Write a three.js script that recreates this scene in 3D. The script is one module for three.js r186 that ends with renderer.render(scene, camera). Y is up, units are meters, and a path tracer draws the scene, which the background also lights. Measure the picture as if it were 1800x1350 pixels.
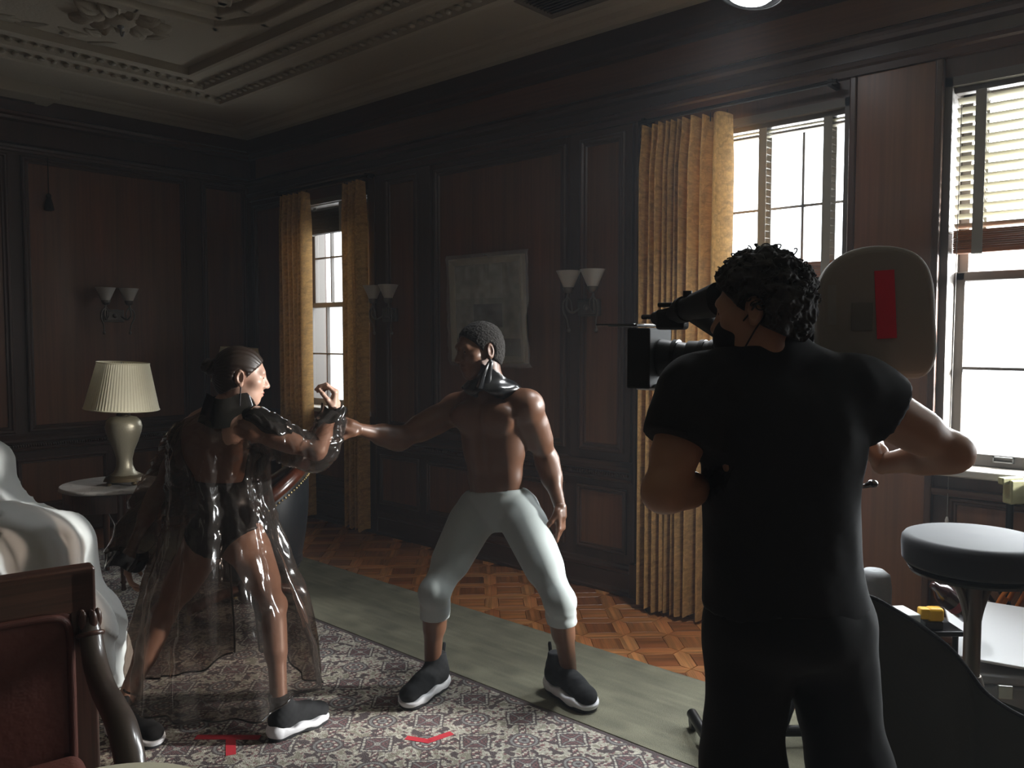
import * as THREE from 'three';
import { mergeGeometries, mergeVertices, toCreasedNormals } from 'three/addons/utils/BufferGeometryUtils.js';
import { RoundedBoxGeometry } from 'three/addons/geometries/RoundedBoxGeometry.js';
import { RectAreaLightUniformsLib } from 'three/addons/lights/RectAreaLightUniformsLib.js';
import { TextGeometry } from 'three/addons/geometries/TextGeometry.js';
import { FontLoader } from 'three/addons/loaders/FontLoader.js';

// ---------------------------------------------------------------- camera, sky, large lights, exposure
RectAreaLightUniformsLib.init();
const scene = new THREE.Scene();
const YAW = THREE.MathUtils.degToRad(42.2);
const camera = new THREE.PerspectiveCamera(49.74, 4 / 3, 0.05, 60);
camera.position.set(0, 1.5, 0);
camera.rotation.set(-Math.atan(82 / 1456), YAW, 0, 'YXZ');
scene.add(camera);
{ // overcast sky, dimmer below the horizon where the street lies
  const w = 64, h = 32, d = new Float32Array(w * h * 4);
  for (let y = 0; y < h; y++) for (let x = 0; x < w; x++) { const e = ((y + 0.5) / h - 0.5) * 2, k = e > 0 ? 4.2 + 1.2 * e : 2.8, i = (y * w + x) * 4; d[i] = k * 0.95; d[i + 1] = k; d[i + 2] = k * 1.04; d[i + 3] = 1; }
  const t = new THREE.DataTexture(d, w, h, THREE.RGBAFormat, THREE.FloatType); t.mapping = THREE.EquirectangularReflectionMapping; t.magFilter = THREE.LinearFilter; t.needsUpdate = true;
  scene.background = t;
}
const renderer = new THREE.WebGLRenderer();
renderer.toneMapping = THREE.LinearToneMapping;
renderer.toneMappingExposure = 0.94;
renderer.shadowMap.enabled = true;
scene.fog = new THREE.FogExp2(new THREE.Color(0.85, 0.92, 1.0), 0.006);   // thin haze added to stand in for lens glare round the film lamp

// the overcast daylight that falls through each window, one area light just outside each glazing
const WINDOWS = [[-6.10, -5.05], [-2.52, -1.46], [-1.07, -0.01], [0.38, 1.44]];
const WZ = -3.97, LX = -6.75, SILL = 0.93, HEAD = 2.62, CEIL = 3.28;
for (const [a, b] of WINDOWS) {
  const lit = a > -1.2;   // the far corner light is turned down, only to keep the curtains there dim
  const l = new THREE.RectAreaLight(new THREE.Color(0.93, 0.98, 1.0), lit ? 46 : a < -4 ? 9 : 42, b - a - 0.08, HEAD - SILL - 0.08);
  l.position.set((a + b) / 2, (HEAD + SILL) / 2 + 0.25, WZ - 0.85);
  l.rotation.set(-THREE.MathUtils.degToRad(20), Math.PI, 0, 'YXZ');   // light of the sky above, falling in at a slant
  l.name = 'daylight'; l.castShadow = true;
  scene.add(l);
}

// ---------------------------------------------------------------- helpers
let seed = 7;
const rnd = () => { seed = (seed * 1664525 + 1013904223) >>> 0; return seed / 4294967296; };
const rr = (a, b) => a + (b - a) * rnd();
const V = (x, y, z) => new THREE.Vector3(x, y, z);
const lerp = (a, b, t) => a + (b - a) * t, clamp = (x, a, b) => Math.max(a, Math.min(b, x));
const smooth = (a, b, x) => { const t = clamp((x - a) / (b - a), 0, 1); return t * t * (3 - 2 * t); };
function hash(x, y, z = 0) { let h = Math.imul(x | 0, 374761393) ^ Math.imul(y | 0, 668265263) ^ Math.imul(z | 0, 2147483647 - 90); h = Math.imul(h ^ (h >>> 13), 1274126177); h ^= h >>> 16; return (h >>> 0) / 4294967296; }
function noise2(x, y, px = 0, py = 0) {   // value noise, periodic when px, py are given
  const xi = Math.floor(x), yi = Math.floor(y), fx = x - xi, fy = y - yi, u = fx * fx * (3 - 2 * fx), v = fy * fy * (3 - 2 * fy);
  const w = (i, p) => (p ? ((i % p) + p) % p : i);
  return lerp(lerp(hash(w(xi, px), w(yi, py)), hash(w(xi + 1, px), w(yi, py)), u), lerp(hash(w(xi, px), w(yi + 1, py)), hash(w(xi + 1, px), w(yi + 1, py)), u), v);
}
function noise3(x, y, z) {
  const zi = Math.floor(z), fz = z - zi, w = fz * fz * (3 - 2 * fz);
  return lerp(noise2(x + zi * 37.1, y + zi * 17.7), noise2(x + (zi + 1) * 37.1, y + (zi + 1) * 17.7), w);
}
function texture(w, h, fn, srgb = true) {
  const d = new Uint8Array(w * h * 4);
  for (let y = 0; y < h; y++) for (let x = 0; x < w; x++) {
    const c = fn(x / w, y / h, x, y), i = (y * w + x) * 4;
    d[i] = clamp(c[0], 0, 255); d[i + 1] = clamp(c[1], 0, 255); d[i + 2] = clamp(c[2], 0, 255); d[i + 3] = 255;
  }
  const t = new THREE.DataTexture(d, w, h);
  t.wrapS = t.wrapT = THREE.RepeatWrapping; t.magFilter = THREE.LinearFilter; t.minFilter = THREE.LinearMipmapLinearFilter; t.generateMipmaps = true;
  if (srgb) t.colorSpace = THREE.SRGBColorSpace;
  t.needsUpdate = true;
  return t;
}
const std = (o) => new THREE.MeshStandardMaterial(o), phys = (o) => new THREE.MeshPhysicalMaterial(o);
const taken = new Map();
function numbered(name) { const n = taken.get(name) ?? 0; taken.set(name, n + 1); return n ? name + '_' + String(n).padStart(3, '0') : name; }
function mesh(name, geo, mat, parent) {
  if (Array.isArray(geo)) geo = merge(geo);
  const m = new THREE.Mesh(geo, mat); m.name = parent && parent !== scene ? name : numbered(name);
  m.castShadow = m.receiveShadow = true;
  (parent ?? scene).add(m);
  return m;
}
function thing(name, label, category, pos = [0, 0, 0], turn = 0, group) {
  const o = new THREE.Group(); o.name = numbered(name); scene.add(o);
  o.position.set(...pos); o.rotation.y = turn; o.userData = { label, category };
  if (group) o.userData.group = group;
  return o;
}
function tag(o, label, category, group) { o.userData = { ...o.userData, label, category }; if (group) o.userData.group = group; return o; }
function struct(name, label) { const o = new THREE.Group(); o.name = name; o.userData = { kind: 'structure', label, category: name.split('_')[0] }; scene.add(o); return o; }
function merge(list) {
  list = list.map((g) => { g = g.index ? g.toNonIndexed() : g; for (const k of Object.keys(g.attributes)) if (!['position', 'normal', 'uv'].includes(k)) g.deleteAttribute(k);
    if (!g.attributes.uv) g.setAttribute('uv', new THREE.BufferAttribute(new Float32Array(g.attributes.position.count * 2), 2)); if (!g.attributes.normal) g.computeVertexNormals(); return g; });
  return mergeGeometries(list);
}
// uv in metres, laid on each face by the way it points; v runs along the grain
function uvBox(g, grain = 'y', ox = 0, oy = 0) {
  if (g.index) g = g.toNonIndexed();
  const p = g.attributes.position, n = g.attributes.normal ?? (g.computeVertexNormals(), g.attributes.normal), uv = new Float32Array(p.count * 2);
  for (let i = 0; i < p.count; i += 3) {
    let ax = 0, ay = 0, az = 0;
    for (let k = 0; k < 3; k++) { ax += Math.abs(n.getX(i + k)); ay += Math.abs(n.getY(i + k)); az += Math.abs(n.getZ(i + k)); }
    for (let k = 0; k < 3; k++) {
      const x = p.getX(i + k), y = p.getY(i + k), z = p.getZ(i + k);
      let a, b;
      if (az >= ax && az >= ay) { a = x; b = y; } else if (ax >= ay) { a = z; b = y; } else { a = x; b = z; }
      if (grain === 'x' && !(ax >= ay && ax > az)) [a, b] = [b, a];
      if (grain === 'z' && (ax >= ay && ax > az)) [a, b] = [b, a];
      uv[(i + k) * 2] = a + ox; uv[(i + k) * 2 + 1] = b + oy;
    }
  }
  g.setAttribute('uv', new THREE.BufferAttribute(uv, 2));
  return g;
}
function box(x0, x1, y0, y1, z0, z1, r = 0, grain = 'y') {
  const w = Math.abs(x1 - x0), h = Math.abs(y1 - y0), d = Math.abs(z1 - z0);
  const g = r > 0 ? new RoundedBoxGeometry(w, h, d, 2, Math.min(r, w / 2.01, h / 2.01, d / 2.01)) : new THREE.BoxGeometry(w, h, d);
  g.translate((x0 + x1) / 2, (y0 + y1) / 2, (z0 + z1) / 2);
  return uvBox(g, grain, rnd() * 3, rnd() * 3);
}
function lathe(pts, seg = 32, closed = true) { return new THREE.LatheGeometry(pts.map(([x, y]) => new THREE.Vector2(x, y)), seg); }
function tube(pts, r, seg = 24, rad = 8, tension = 0.5) { return new THREE.TubeGeometry(new THREE.CatmullRomCurve3(pts.map((p) => V(...p)), false, 'catmullrom', tension), seg, r, rad); }
// a bar of changing round section along points [x,y,z,r]
function limb(pts, rad = 12, seg = 0) {
  const c = new THREE.CatmullRomCurve3(pts.map((p) => V(p[0], p[1], p[2]))), n = seg || (pts.length - 1) * 6;
  const g = new THREE.TubeGeometry(c, n, 1, rad), pos = g.attributes.position;
  for (let i = 0; i <= n; i++) {
    const t = i / n * (pts.length - 1), k = Math.min(pts.length - 2, Math.floor(t)), r = lerp(pts[k][3], pts[k + 1][3], smooth(0, 1, t - k)), o = c.getPoint(i / n);   // same parameter as the radii
    const oo = c.getPointAt(i / n), tt = c.getUtoTmapping(i / n) * (pts.length - 1), kk = Math.min(pts.length - 2, Math.floor(tt)), r2 = lerp(pts[kk][3], pts[kk + 1][3], smooth(0, 1, tt - kk));
    for (let j = 0; j <= rad; j++) { const q = i * (rad + 1) + j; pos.setXYZ(q, oo.x + (pos.getX(q) - oo.x) * r2, oo.y + (pos.getY(q) - oo.y) * r2, oo.z + (pos.getZ(q) - oo.z) * r2); }
  }
  g.computeVertexNormals();
  return g;
}
function cyl(a, b, r0, r1 = r0, seg = 16) {
  const A = V(...a), B = V(...b), d = B.clone().sub(A), g = new THREE.CylinderGeometry(r1, r0, d.length(), seg);
  g.applyQuaternion(new THREE.Quaternion().setFromUnitVectors(V(0, 1, 0), d.normalize())); g.translate((A.x + B.x) / 2, (A.y + B.y) / 2, (A.z + B.z) / 2);
  return g;
}
function ball(x, y, z, rx, ry = rx, rz = rx, seg = 16) { const g = new THREE.SphereGeometry(1, seg, Math.max(6, seg * 0.6 | 0)); g.scale(rx, ry, rz); g.translate(x, y, z); return g; }
// a moulding run round a rectangle in the plane (u, v); profile = [[inset, height], ...] from the outer edge inwards
function frameGeo(u0, u1, v0, v1, profile) {
  const pos = [], idx = [], uv = [], sides = [[0, 1], [1, 2], [2, 3], [3, 0]];
  const corner = (k, d) => [[u0 + d, v0 + d], [u1 - d, v0 + d], [u1 - d, v1 - d], [u0 + d, v1 - d]][k];
  for (const [a, b] of sides) for (let i = 0; i < profile.length - 1; i++) {
    const [d0, h0] = profile[i], [d1, h1] = profile[i + 1], p = [[...corner(a, d0), h0], [...corner(b, d0), h0], [...corner(b, d1), h1], [...corner(a, d1), h1]], s = pos.length / 3;
    for (const q of p) { pos.push(...q); uv.push(a % 2 ? q[0] + q[2] : q[1] + q[2], a % 2 ? q[1] : q[0]); }
    idx.push(s, s + 1, s + 2, s, s + 2, s + 3);
  }
  const g = new THREE.BufferGeometry();
  g.setAttribute('position', new THREE.Float32BufferAttribute(pos, 3)); g.setAttribute('uv', new THREE.Float32BufferAttribute(uv, 2)); g.setIndex(idx);
  const out = g.toNonIndexed(); out.computeVertexNormals(); return out;
}
// a moulding run along u with the profile [[height v, depth n], ...]
function runGeo(u0, u1, profile) {
  const pos = [], uv = [];
  const quad = (a, b, c, d) => { for (const q of [a, b, c, a, c, d]) { pos.push(...q); uv.push(q[1] + q[2], q[0]); } };
  for (let i = 0; i < profile.length - 1; i++) { const [v0, n0] = profile[i], [v1, n1] = profile[i + 1]; quad([u0, v0, n0], [u1, v0, n0], [u1, v1, n1], [u0, v1, n1]); }
  const g = new THREE.BufferGeometry();
  g.setAttribute('position', new THREE.Float32BufferAttribute(pos, 3)); g.setAttribute('uv', new THREE.Float32BufferAttribute(uv, 2)); g.computeVertexNormals();
  return g;
}
const WIN = new THREE.Matrix4().makeTranslation(0, 0, WZ);                                             // (x, y, out of the window wall)
const LEFT = new THREE.Matrix4().makeBasis(V(0, 0, -1), V(0, 1, 0), V(1, 0, 0)).setPosition(LX, 0, 0);  // (-z, y, out of the left wall)
const on = (g, m) => g.applyMatrix4(m);

// ---------------------------------------------------------------- materials
const woodTex = (r, g, b, contrast, seedv) => texture(512, 1024, (u, v) => {
  const s = noise2(u * 60 + seedv, v * 3, 0, 3) * 0.5 + noise2(u * 160 + 9 + seedv, v * 8, 0, 8) * 0.3 + noise2(u * 12 + 3 + seedv, v * 2, 0, 2) * 0.55 + noise2(u * 4, v * 4 + seedv, 4, 4) * 0.35;
  const k = 1 + (s - 0.85) * contrast, red = 1 + (noise2(u * 6 + seedv, v * 3, 6, 3) - 0.5) * 0.12;
  return [r * k * red, g * k, b * k];
});
const tWood = woodTex(66, 42, 30, 0.24, 1), tWood2 = woodTex(106, 67, 42, 0.24, 5), tLight = woodTex(196, 152, 116, 0.5, 11), tFurn = woodTex(74, 46, 35, 0.6, 17);
for (const t of [tWood, tWood2]) t.repeat.set(1.4, 0.7);
tFurn.repeat.set(3, 1.5); tLight.repeat.set(4, 2);
const M = {
  wall: phys({ map: tWood, roughness: 0.48, clearcoat: 0.25, clearcoatRoughness: 0.35 }),
  panel: phys({ map: tWood2, roughness: 0.45, clearcoat: 0.3, clearcoatRoughness: 0.3 }),
  mould: phys({ map: tWood, roughness: 0.4, clearcoat: 0.35, clearcoatRoughness: 0.28 }),
  furn: phys({ map: tFurn, roughness: 0.35, clearcoat: 0.5, clearcoatRoughness: 0.25 }),
  plaster: std({ color: 0xaaa290, roughness: 0.95, bumpMap: texture(256, 256, (u, v) => { const k = 128 + 110 * (noise2(u * 40, v * 40, 40, 40) - 0.5) + 60 * (noise2(u * 110, v * 110, 110, 110) - 0.5); return [k, k, k]; }, false), bumpScale: 0.002 }),
  glass: phys({ color: 0xffffff, transmission: 1, roughness: 0.02, thickness: 0, ior: 1.5 }),
  sash: std({ color: 0x5a544e, roughness: 0.5 }),
  sill: std({ color: 0xb4b0a8, roughness: 0.45 }),
  black: std({ color: 0x0d0d0e, roughness: 0.5 }),
  blackMetal: std({ color: 0x1a1a1b, roughness: 0.38, metalness: 0.6 }),
  steel: std({ color: 0x9a9a98, roughness: 0.3, metalness: 0.9 }),
};
M.plaster.bumpMap.repeat.set(2, 2);

// ---------------------------------------------------------------- the room: floor, walls, ceiling
const MOULD = [[0, 0], [0, 0.016], [0.008, 0.022], [0.018, 0.022], [0.026, 0.011], [0.034, 0.013], [0.042, 0.013], [0.05, 0.002]];
const MOULD_S = [[0, 0], [0, 0.014], [0.006, 0.019], [0.013, 0.019], [0.02, 0.009], [0.028, 0.01], [0.034, 0.001]];
function panelOn(wall, basis, u0, u1, v0, v1, prof = MOULD, base = 0) {
  const fr = frameGeo(u0, u1, v0, v1, prof.map(([d, h]) => [d, h + base]));
  mesh('panel_moulding', on(fr, basis), M.mould, wall);
  const d = prof[prof.length - 1][0];
  mesh('panel', on(box(u0 + d - 0.004, u1 - d + 0.004, v0 + d - 0.004, v1 - d + 0.004, base - 0.01, base + 0.004), basis), M.panel, wall);
}
const RAIL = [[0.655, 0], [0.66, 0.018], [0.675, 0.022], [0.684, 0.014], [0.716, 0.016], [0.722, 0.03], [0.735, 0.038], [0.752, 0.038], [0.76, 0.026], [0.775, 0.014], [0.785, 0]];
const BASE = [[0, 0], [0, 0.03], [0.016, 0.032], [0.024, 0.02], [0.04, 0.016], [0.125, 0.016], [0.132, 0.026], [0.15, 0.028], [0.158, 0.014], [0.172, 0.01], [0.18, 0]];
const CORNICE = [[2.70, 0], [2.705, 0.02], [2.735, 0.024], [2.742, 0.04], [2.76, 0.044], [2.77, 0.02], [2.82, 0.02], [2.83, 0.05], [2.845, 0.062], [2.86, 0.066], [2.868, 0.03], [2.89, 0.02], [2.9, 0]];
const CROWN = [[3.06, 0], [3.07, 0.03], [3.09, 0.035], [3.1, 0.06], [3.12, 0.07], [3.13, 0.04], [3.2, 0.05], [3.28, 0.06]];
const beadGeo = new THREE.SphereGeometry(1, 8, 6);
function beads(wall, basis, u0, u1, v, n, r, step) {
  const k = Math.floor((u1 - u0) / step), im = new THREE.InstancedMesh(beadGeo, M.mould, k), m = new THREE.Matrix4();
  for (let i = 0; i < k; i++) im.setMatrixAt(i, m.makeScale(r * 0.8, r * 1.2, r * 0.9).setPosition(u0 + (i + 0.5) * step, v, n));
  im.name = 'bead_row'; im.userData.kind = 'stuff'; im.applyMatrix4(basis); im.castShadow = true; wall.add(im);
}
{ // floor slab and parquet
  const floor = struct('floor', 'diagonal parquet floor of oak squares framed by pointed strips');
  mesh('floor_slab', box(LX - 0.3, 2.9, -0.2, -0.006, WZ - 0.35, 2.9, 0, 'x'), M.parquetBase = std({ map: tLight, color: 0x8a6a50, roughness: 0.5 }), floor);
  const P = 0.22, w = 0.078, s = Math.SQRT1_2;
  const tones = [0xd6b491, 0xbf9b7b, 0xe2c29f, 0xa58164, 0xc9a582, 0x907057].map((c) => phys({ map: tLight, color: c, roughness: 0.38, clearcoat: 0.25, clearcoatRoughness: 0.3 }));
  const e = 0.0012;
  const hexShape = (along) => { const a = P / 2 - e * 1.4, b = w / 2 - e, q = a - w / 2, pts = [[-a, 0], [-q, -b], [q, -b], [a, 0], [q, b], [-q, b]].map(([x, y]) => new THREE.Vector2(x, y)); return new THREE.Shape(pts); };
  const bevel = { depth: 0.007, bevelEnabled: true, bevelThickness: 0.0012, bevelSize: 0.001, bevelOffset: -0.001, bevelSegments: 1 };
  const hexG = new THREE.ExtrudeGeometry(hexShape(), bevel); hexG.rotateX(-Math.PI / 2); hexG.translate(0, -0.0082, 0);
  const h = (P - w) / 2 - e, sqShape = new THREE.Shape([[-h, -h], [h, -h], [h, h], [-h, h]].map(([x, y]) => new THREE.Vector2(x, y)));
  const sqG = new THREE.ExtrudeGeometry(sqShape, bevel); sqG.rotateX(-Math.PI / 2); sqG.translate(0, -0.0082, 0);
  const uvOf = (g, k, rot) => { const c = uvBox(g.clone(), 'y', k * 0.37, k * 0.61), uv = c.attributes.uv; if (rot) for (let i = 0; i < uv.count; i++) uv.setXY(i, uv.getY(i), uv.getX(i)); return c; };
  const hexes = [0, 1, 2, 3].map((k) => uvOf(hexG, k, true)), squares = [0, 1, 2, 3].map((k) => uvOf(sqG, k + 5, k % 2));
  let n = 0;
  for (let i = -70; i < 20; i++) for (let j = -70; j < 40; j++) {
    const cx = (i + j) * P * s, cz = (i - j) * P * s;   // lattice turned 45 degrees to the walls
    const seen = (cz < -3.02 && cz > WZ + 0.02 && cx > LX + 0.04 && cx < -0.75) || (cx < -5.95 && cx > LX + 0.04 && cz <= -3.02 && cz > -1.9 - 0.2);
    if (!seen) continue;
    const put = (name, g, x, z, r, m) => { const o = mesh(name, g, m, floor); o.position.set(x, 0, z); o.rotation.y = r; n++; };
    const c = (k) => tones[Math.floor(hash(i, j, k) * 6)];
    put('parquet_square', squares[Math.floor(hash(i, j, 9) * 4)], cx, cz, Math.PI / 4, tones[[1, 3, 5, 3, 1, 4][Math.floor(hash(i, j, 3) * 6)]]);
    const ux = s, uz = s;  // the two lattice directions
    put('parquet_strip', hexes[Math.floor(hash(i, j, 5) * 4)], cx + P * s / 2, cz - P * s / 2, -Math.PI / 4, tones[[0, 2, 0, 4, 2, 1][Math.floor(hash(i, j, 1) * 6)]]);
    put('parquet_strip', hexes[Math.floor(hash(i, j, 6) * 4)], cx + P * s / 2, cz + P * s / 2, Math.PI / 4, tones[[0, 2, 0, 4, 2, 1][Math.floor(hash(i, j, 2) * 6)]]);
  }
}
{ // window wall
  const W = struct('wall_right', 'dark mahogany panelled wall with tall windows and curtains');
  const parts = [], T = -0.34, RX = 2.6;
  const edges = [LX - 0.3, ...WINDOWS.flat(), RX + 0.3];
  for (let i = 0; i < edges.length; i += 2) parts.push(box(edges[i], edges[i + 1], -0.2, CEIL, T, 0));
  for (const [a, b] of WINDOWS) parts.push(box(a, b, -0.2, SILL - 0.03, T, 0), box(a, b, HEAD, CEIL, T, 0));
  mesh('wall_body', on(merge(parts), WIN), M.wall, W);
  mesh('cornice', on(runGeo(LX, RX, CORNICE), WIN), M.mould, W);
  mesh('crown_moulding', on(runGeo(LX, RX, CROWN), WIN), M.mould, W);
  mesh('frieze_panel', on(box(LX + 0.1, RX, 2.9, 3.07, -0.01, 0.004, 0, 'x'), WIN), M.panel, W);
  // the run between the windows: narrow, wide, narrow panel
  const pier = (u0, u1) => mesh('pilaster_board', on(box(u0, u1, 0.78, 2.7, -0.01, 0.018, 0.004), WIN), M.wall, W);
  pier(-4.97, -4.36); pier(-3.11, -2.67);
  const upper = (u0, u1, b = 0) => panelOn(W, WIN, u0, u1, 0.83, 2.66, MOULD, b);
  upper(-4.83, -4.48, 0.018); upper(-4.32, -3.15); upper(-3.03, -2.71, 0.018); upper(-6.68, -6.2);
  for (const [a, b] of [[-4.95, -4.50], [-4.42, -3.8], [-3.74, -3.15], [-3.06, -2.70], [-6.68, -6.2]]) panelOn(W, WIN, a, b, 0.235, 0.615, MOULD_S);
  for (const [a, b] of [[LX, -6.14], [-5.0, -2.66]]) { mesh('chair_rail', on(runGeo(a, b, RAIL), WIN), M.mould, W); beads(W, WIN, a + 0.01, b - 0.01, 0.700, 0.018, 0.0095, 0.017); }
  for (const [a, b] of [[LX, -2.66]]) mesh('skirting', on(runGeo(a, b, BASE), WIN), M.mould, W);
  // carved strips beside the curtained window, one carved link after another
  const link = new THREE.SphereGeometry(1, 10, 8); link.scale(0.019, 0.021, 0.013); link.rotateZ(-0.7);
  for (const [u, v0] of [[-2.6, 0.2]]) {
    mesh('carved_casing', on(merge([box(u - 0.04, u - 0.026, v0, 2.7, -0.01, 0.03, 0.004), box(u + 0.026, u + 0.05, v0, 2.7, -0.01, 0.034, 0.004), box(u - 0.03, u + 0.03, v0, 2.7, -0.01, 0.008), box(u - 0.06, u + 0.075, 0, 0.2, -0.01, 0.04, 0.004)]), WIN), M.mould, W);
    for (let v = v0 + 0.03; v < 2.68; v += 0.0365) { const o = mesh('carved_link', link, M.mould, W); o.position.set(u, v, WZ + 0.012); }
  }
  for (const u of [-5.0, -6.14]) mesh('window_casing', on(box(u - 0.035, u + 0.035, 0.0, 2.7, -0.01, 0.03, 0.006), WIN), M.mould, W);
  // pier between the two right windows and the panels under the sills
  for (const [a, b] of [[-1.46, -1.07], [-0.01, 0.38], [1.44, 2.5]]) {
    mesh('window_pier', on(merge([box(a + 0.02, b - 0.02, 0, 2.7, -0.01, 0.02, 0.006)]), WIN), M.panel, W);
    for (const u of [a + 0.012, b - 0.012]) mesh('pier_moulding', on(box(u - 0.016, u + 0.016, 0, 2.7, -0.01, 0.034, 0.008), WIN), M.mould, W);
  }
  for (const [a, b] of WINDOWS) {
    panelOn(W, WIN, a + 0.07, b - 0.05, 0.34, 0.8, MOULD_S);
    mesh('sill_rail', on(runGeo(a, b, [[0.80, 0], [0.805, 0.02], [0.82, 0.03], [0.835, 0.03], [0.84, 0]]), WIN), M.mould, W);
    mesh('sill_skirting', on(runGeo(a, b, [[0, 0], [0, 0.03], [0.04, 0.03], [0.05, 0.018], [0.15, 0.018], [0.158, 0.03], [0.178, 0.03], [0.185, 0.014], [0.225, 0.014], [0.235, 0.028], [0.255, 0.028], [0.262, 0.012], [0.3, 0.01], [0.305, 0]]), WIN), M.mould, W);
  }
}
// windows: four panes across and two up in each of the two sashes
WINDOWS.forEach(([a, b], k) => {
  const o = struct('window_' + (k + 1), ['narrow strip of bright window between two drawn curtains in the far corner', 'bright window half covered by the gold curtain', 'bright sash window with half-lowered blind behind the stool', 'bright sash window beyond the right edge'][k]);
  const z0 = -0.02, T = -0.3;
  mesh('jamb', on(merge([box(a, a + 0.035, SILL, HEAD, T, 0.0), box(b - 0.035, b, SILL, HEAD, T, 0.0), box(a, b, HEAD - 0.04, HEAD, T, 0.0, 0, 'x')]), WIN), M.sash, o);
  mesh('sill', on(box(a - 0.03, b + 0.03, SILL - 0.035, SILL, T, 0.05, 0.008, 'x'), WIN), M.sill, o);
  const mid = 1.77, l = a + 0.035, r = b - 0.035, cols = k === 2 ? [0.5] : [0.25, 0.5, 0.75];
  for (const [v0, v1, z, cc] of [[mid - 0.02, HEAD - 0.04, -0.19, cols], [SILL, mid + 0.02, -0.14, cols]]) {
    const st = 0.042, n0 = z - 0.02, n1 = z + 0.02;
    mesh('sash', on(merge([box(l, l + st, v0, v1, n0, n1, 0.005), box(r - st, r, v0, v1, n0, n1, 0.005), box(l, r, v0, v0 + (v0 === SILL ? 0.055 : 0.04), n0, n1, 0.005, 'x'), box(l, r, v1 - 0.04, v1, n0, n1, 0.005, 'x')]), WIN), M.sash, o);
    const gl = l + st, gr = r - st, gb = v0 + 0.045, gt = v1 - 0.04, us = [0, ...cc, 1].map((t) => lerp(gl, gr, t)), vs = [gb, (gb + gt) / 2, gt];
    for (const u of us.slice(1, -1)) mesh('muntin', on(box(u - 0.0065, u + 0.0065, gb, gt, n0 + 0.006, n1 - 0.004), WIN), M.sash, o);
    mesh('muntin', on(box(gl, gr, vs[1] - 0.0065, vs[1] + 0.0065, n0 + 0.006, n1 - 0.004), WIN), M.sash, o);
    for (let i = 0; i < us.length - 1; i++) for (let j = 0; j < 2; j++) {
      const g = new THREE.PlaneGeometry(us[i + 1] - us[i] - 0.016, vs[j + 1] - vs[j] - 0.016); g.translate((us[i] + us[i + 1]) / 2, (vs[j] + vs[j + 1]) / 2, z);
      mesh('pane', on(g, WIN), M.glass, o);
    }
  }
  if (k === 2) mesh('sash_lift', on(merge([box(-0.86, -0.78, 0.955, 0.96, -0.12, -0.105), box(-0.86, -0.78, 0.975, 0.98, -0.12, -0.105), box(-0.86, -0.855, 0.955, 0.98, -0.12, -0.105), box(-0.785, -0.78, 0.955, 0.98, -0.12, -0.105)]), WIN), M.steel, o);
});
{ // left wall
  const W = struct('wall_left', 'mahogany panelled wall behind the table lamp');
  mesh('wall_body', on(box(-2.9, -WZ, -0.2, CEIL, -0.3, 0), LEFT), M.wall, W);
  const end = -WZ;
  mesh('crown_moulding', on(runGeo(-2.6, end, CROWN), LEFT), M.mould, W);
  mesh('cornice', on(runGeo(-2.6, end, [[2.84, 0], [2.845, 0.015], [2.86, 0.02], [2.868, 0.03], [2.885, 0.034], [2.895, 0.01], [2.91, 0]]), LEFT), M.mould, W);
  mesh('chair_rail', on(runGeo(-2.6, end, RAIL), LEFT), M.mould, W);
  beads(W, LEFT, 1.4, end - 0.03, 0.700, 0.018, 0.0095, 0.017);
  mesh('skirting', on(runGeo(-2.6, end, BASE), LEFT), M.mould, W);
  for (const [a, b] of [[2.12, 3.36], [3.50, 3.92], [0.7, 2.03], [-0.75, 0.6], [-2.2, -0.85]]) panelOn(W, LEFT, a, b, 0.80, 2.82, MOULD);
  for (const [a, b] of [[2.03, 2.67], [2.74, 3.36], [3.5, 3.92], [1.3, 1.95], [0.6, 1.22], [-0.2, 0.5]]) panelOn(W, LEFT, a, b, 0.235, 0.60, MOULD_S);
}
{ // the walls behind the camera, plain mahogany
  const B = struct('wall_back', 'mahogany wall behind the viewer');
  mesh('wall_body', box(LX - 0.3, 2.9, -0.2, CEIL, 2.6, 2.9), M.wall, B);
  const R = struct('wall_front', 'mahogany end wall on the right outside the picture');
  mesh('wall_body', box(2.6, 2.9, -0.2, CEIL, WZ - 0.34, 2.9), M.wall, R);
}
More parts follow.
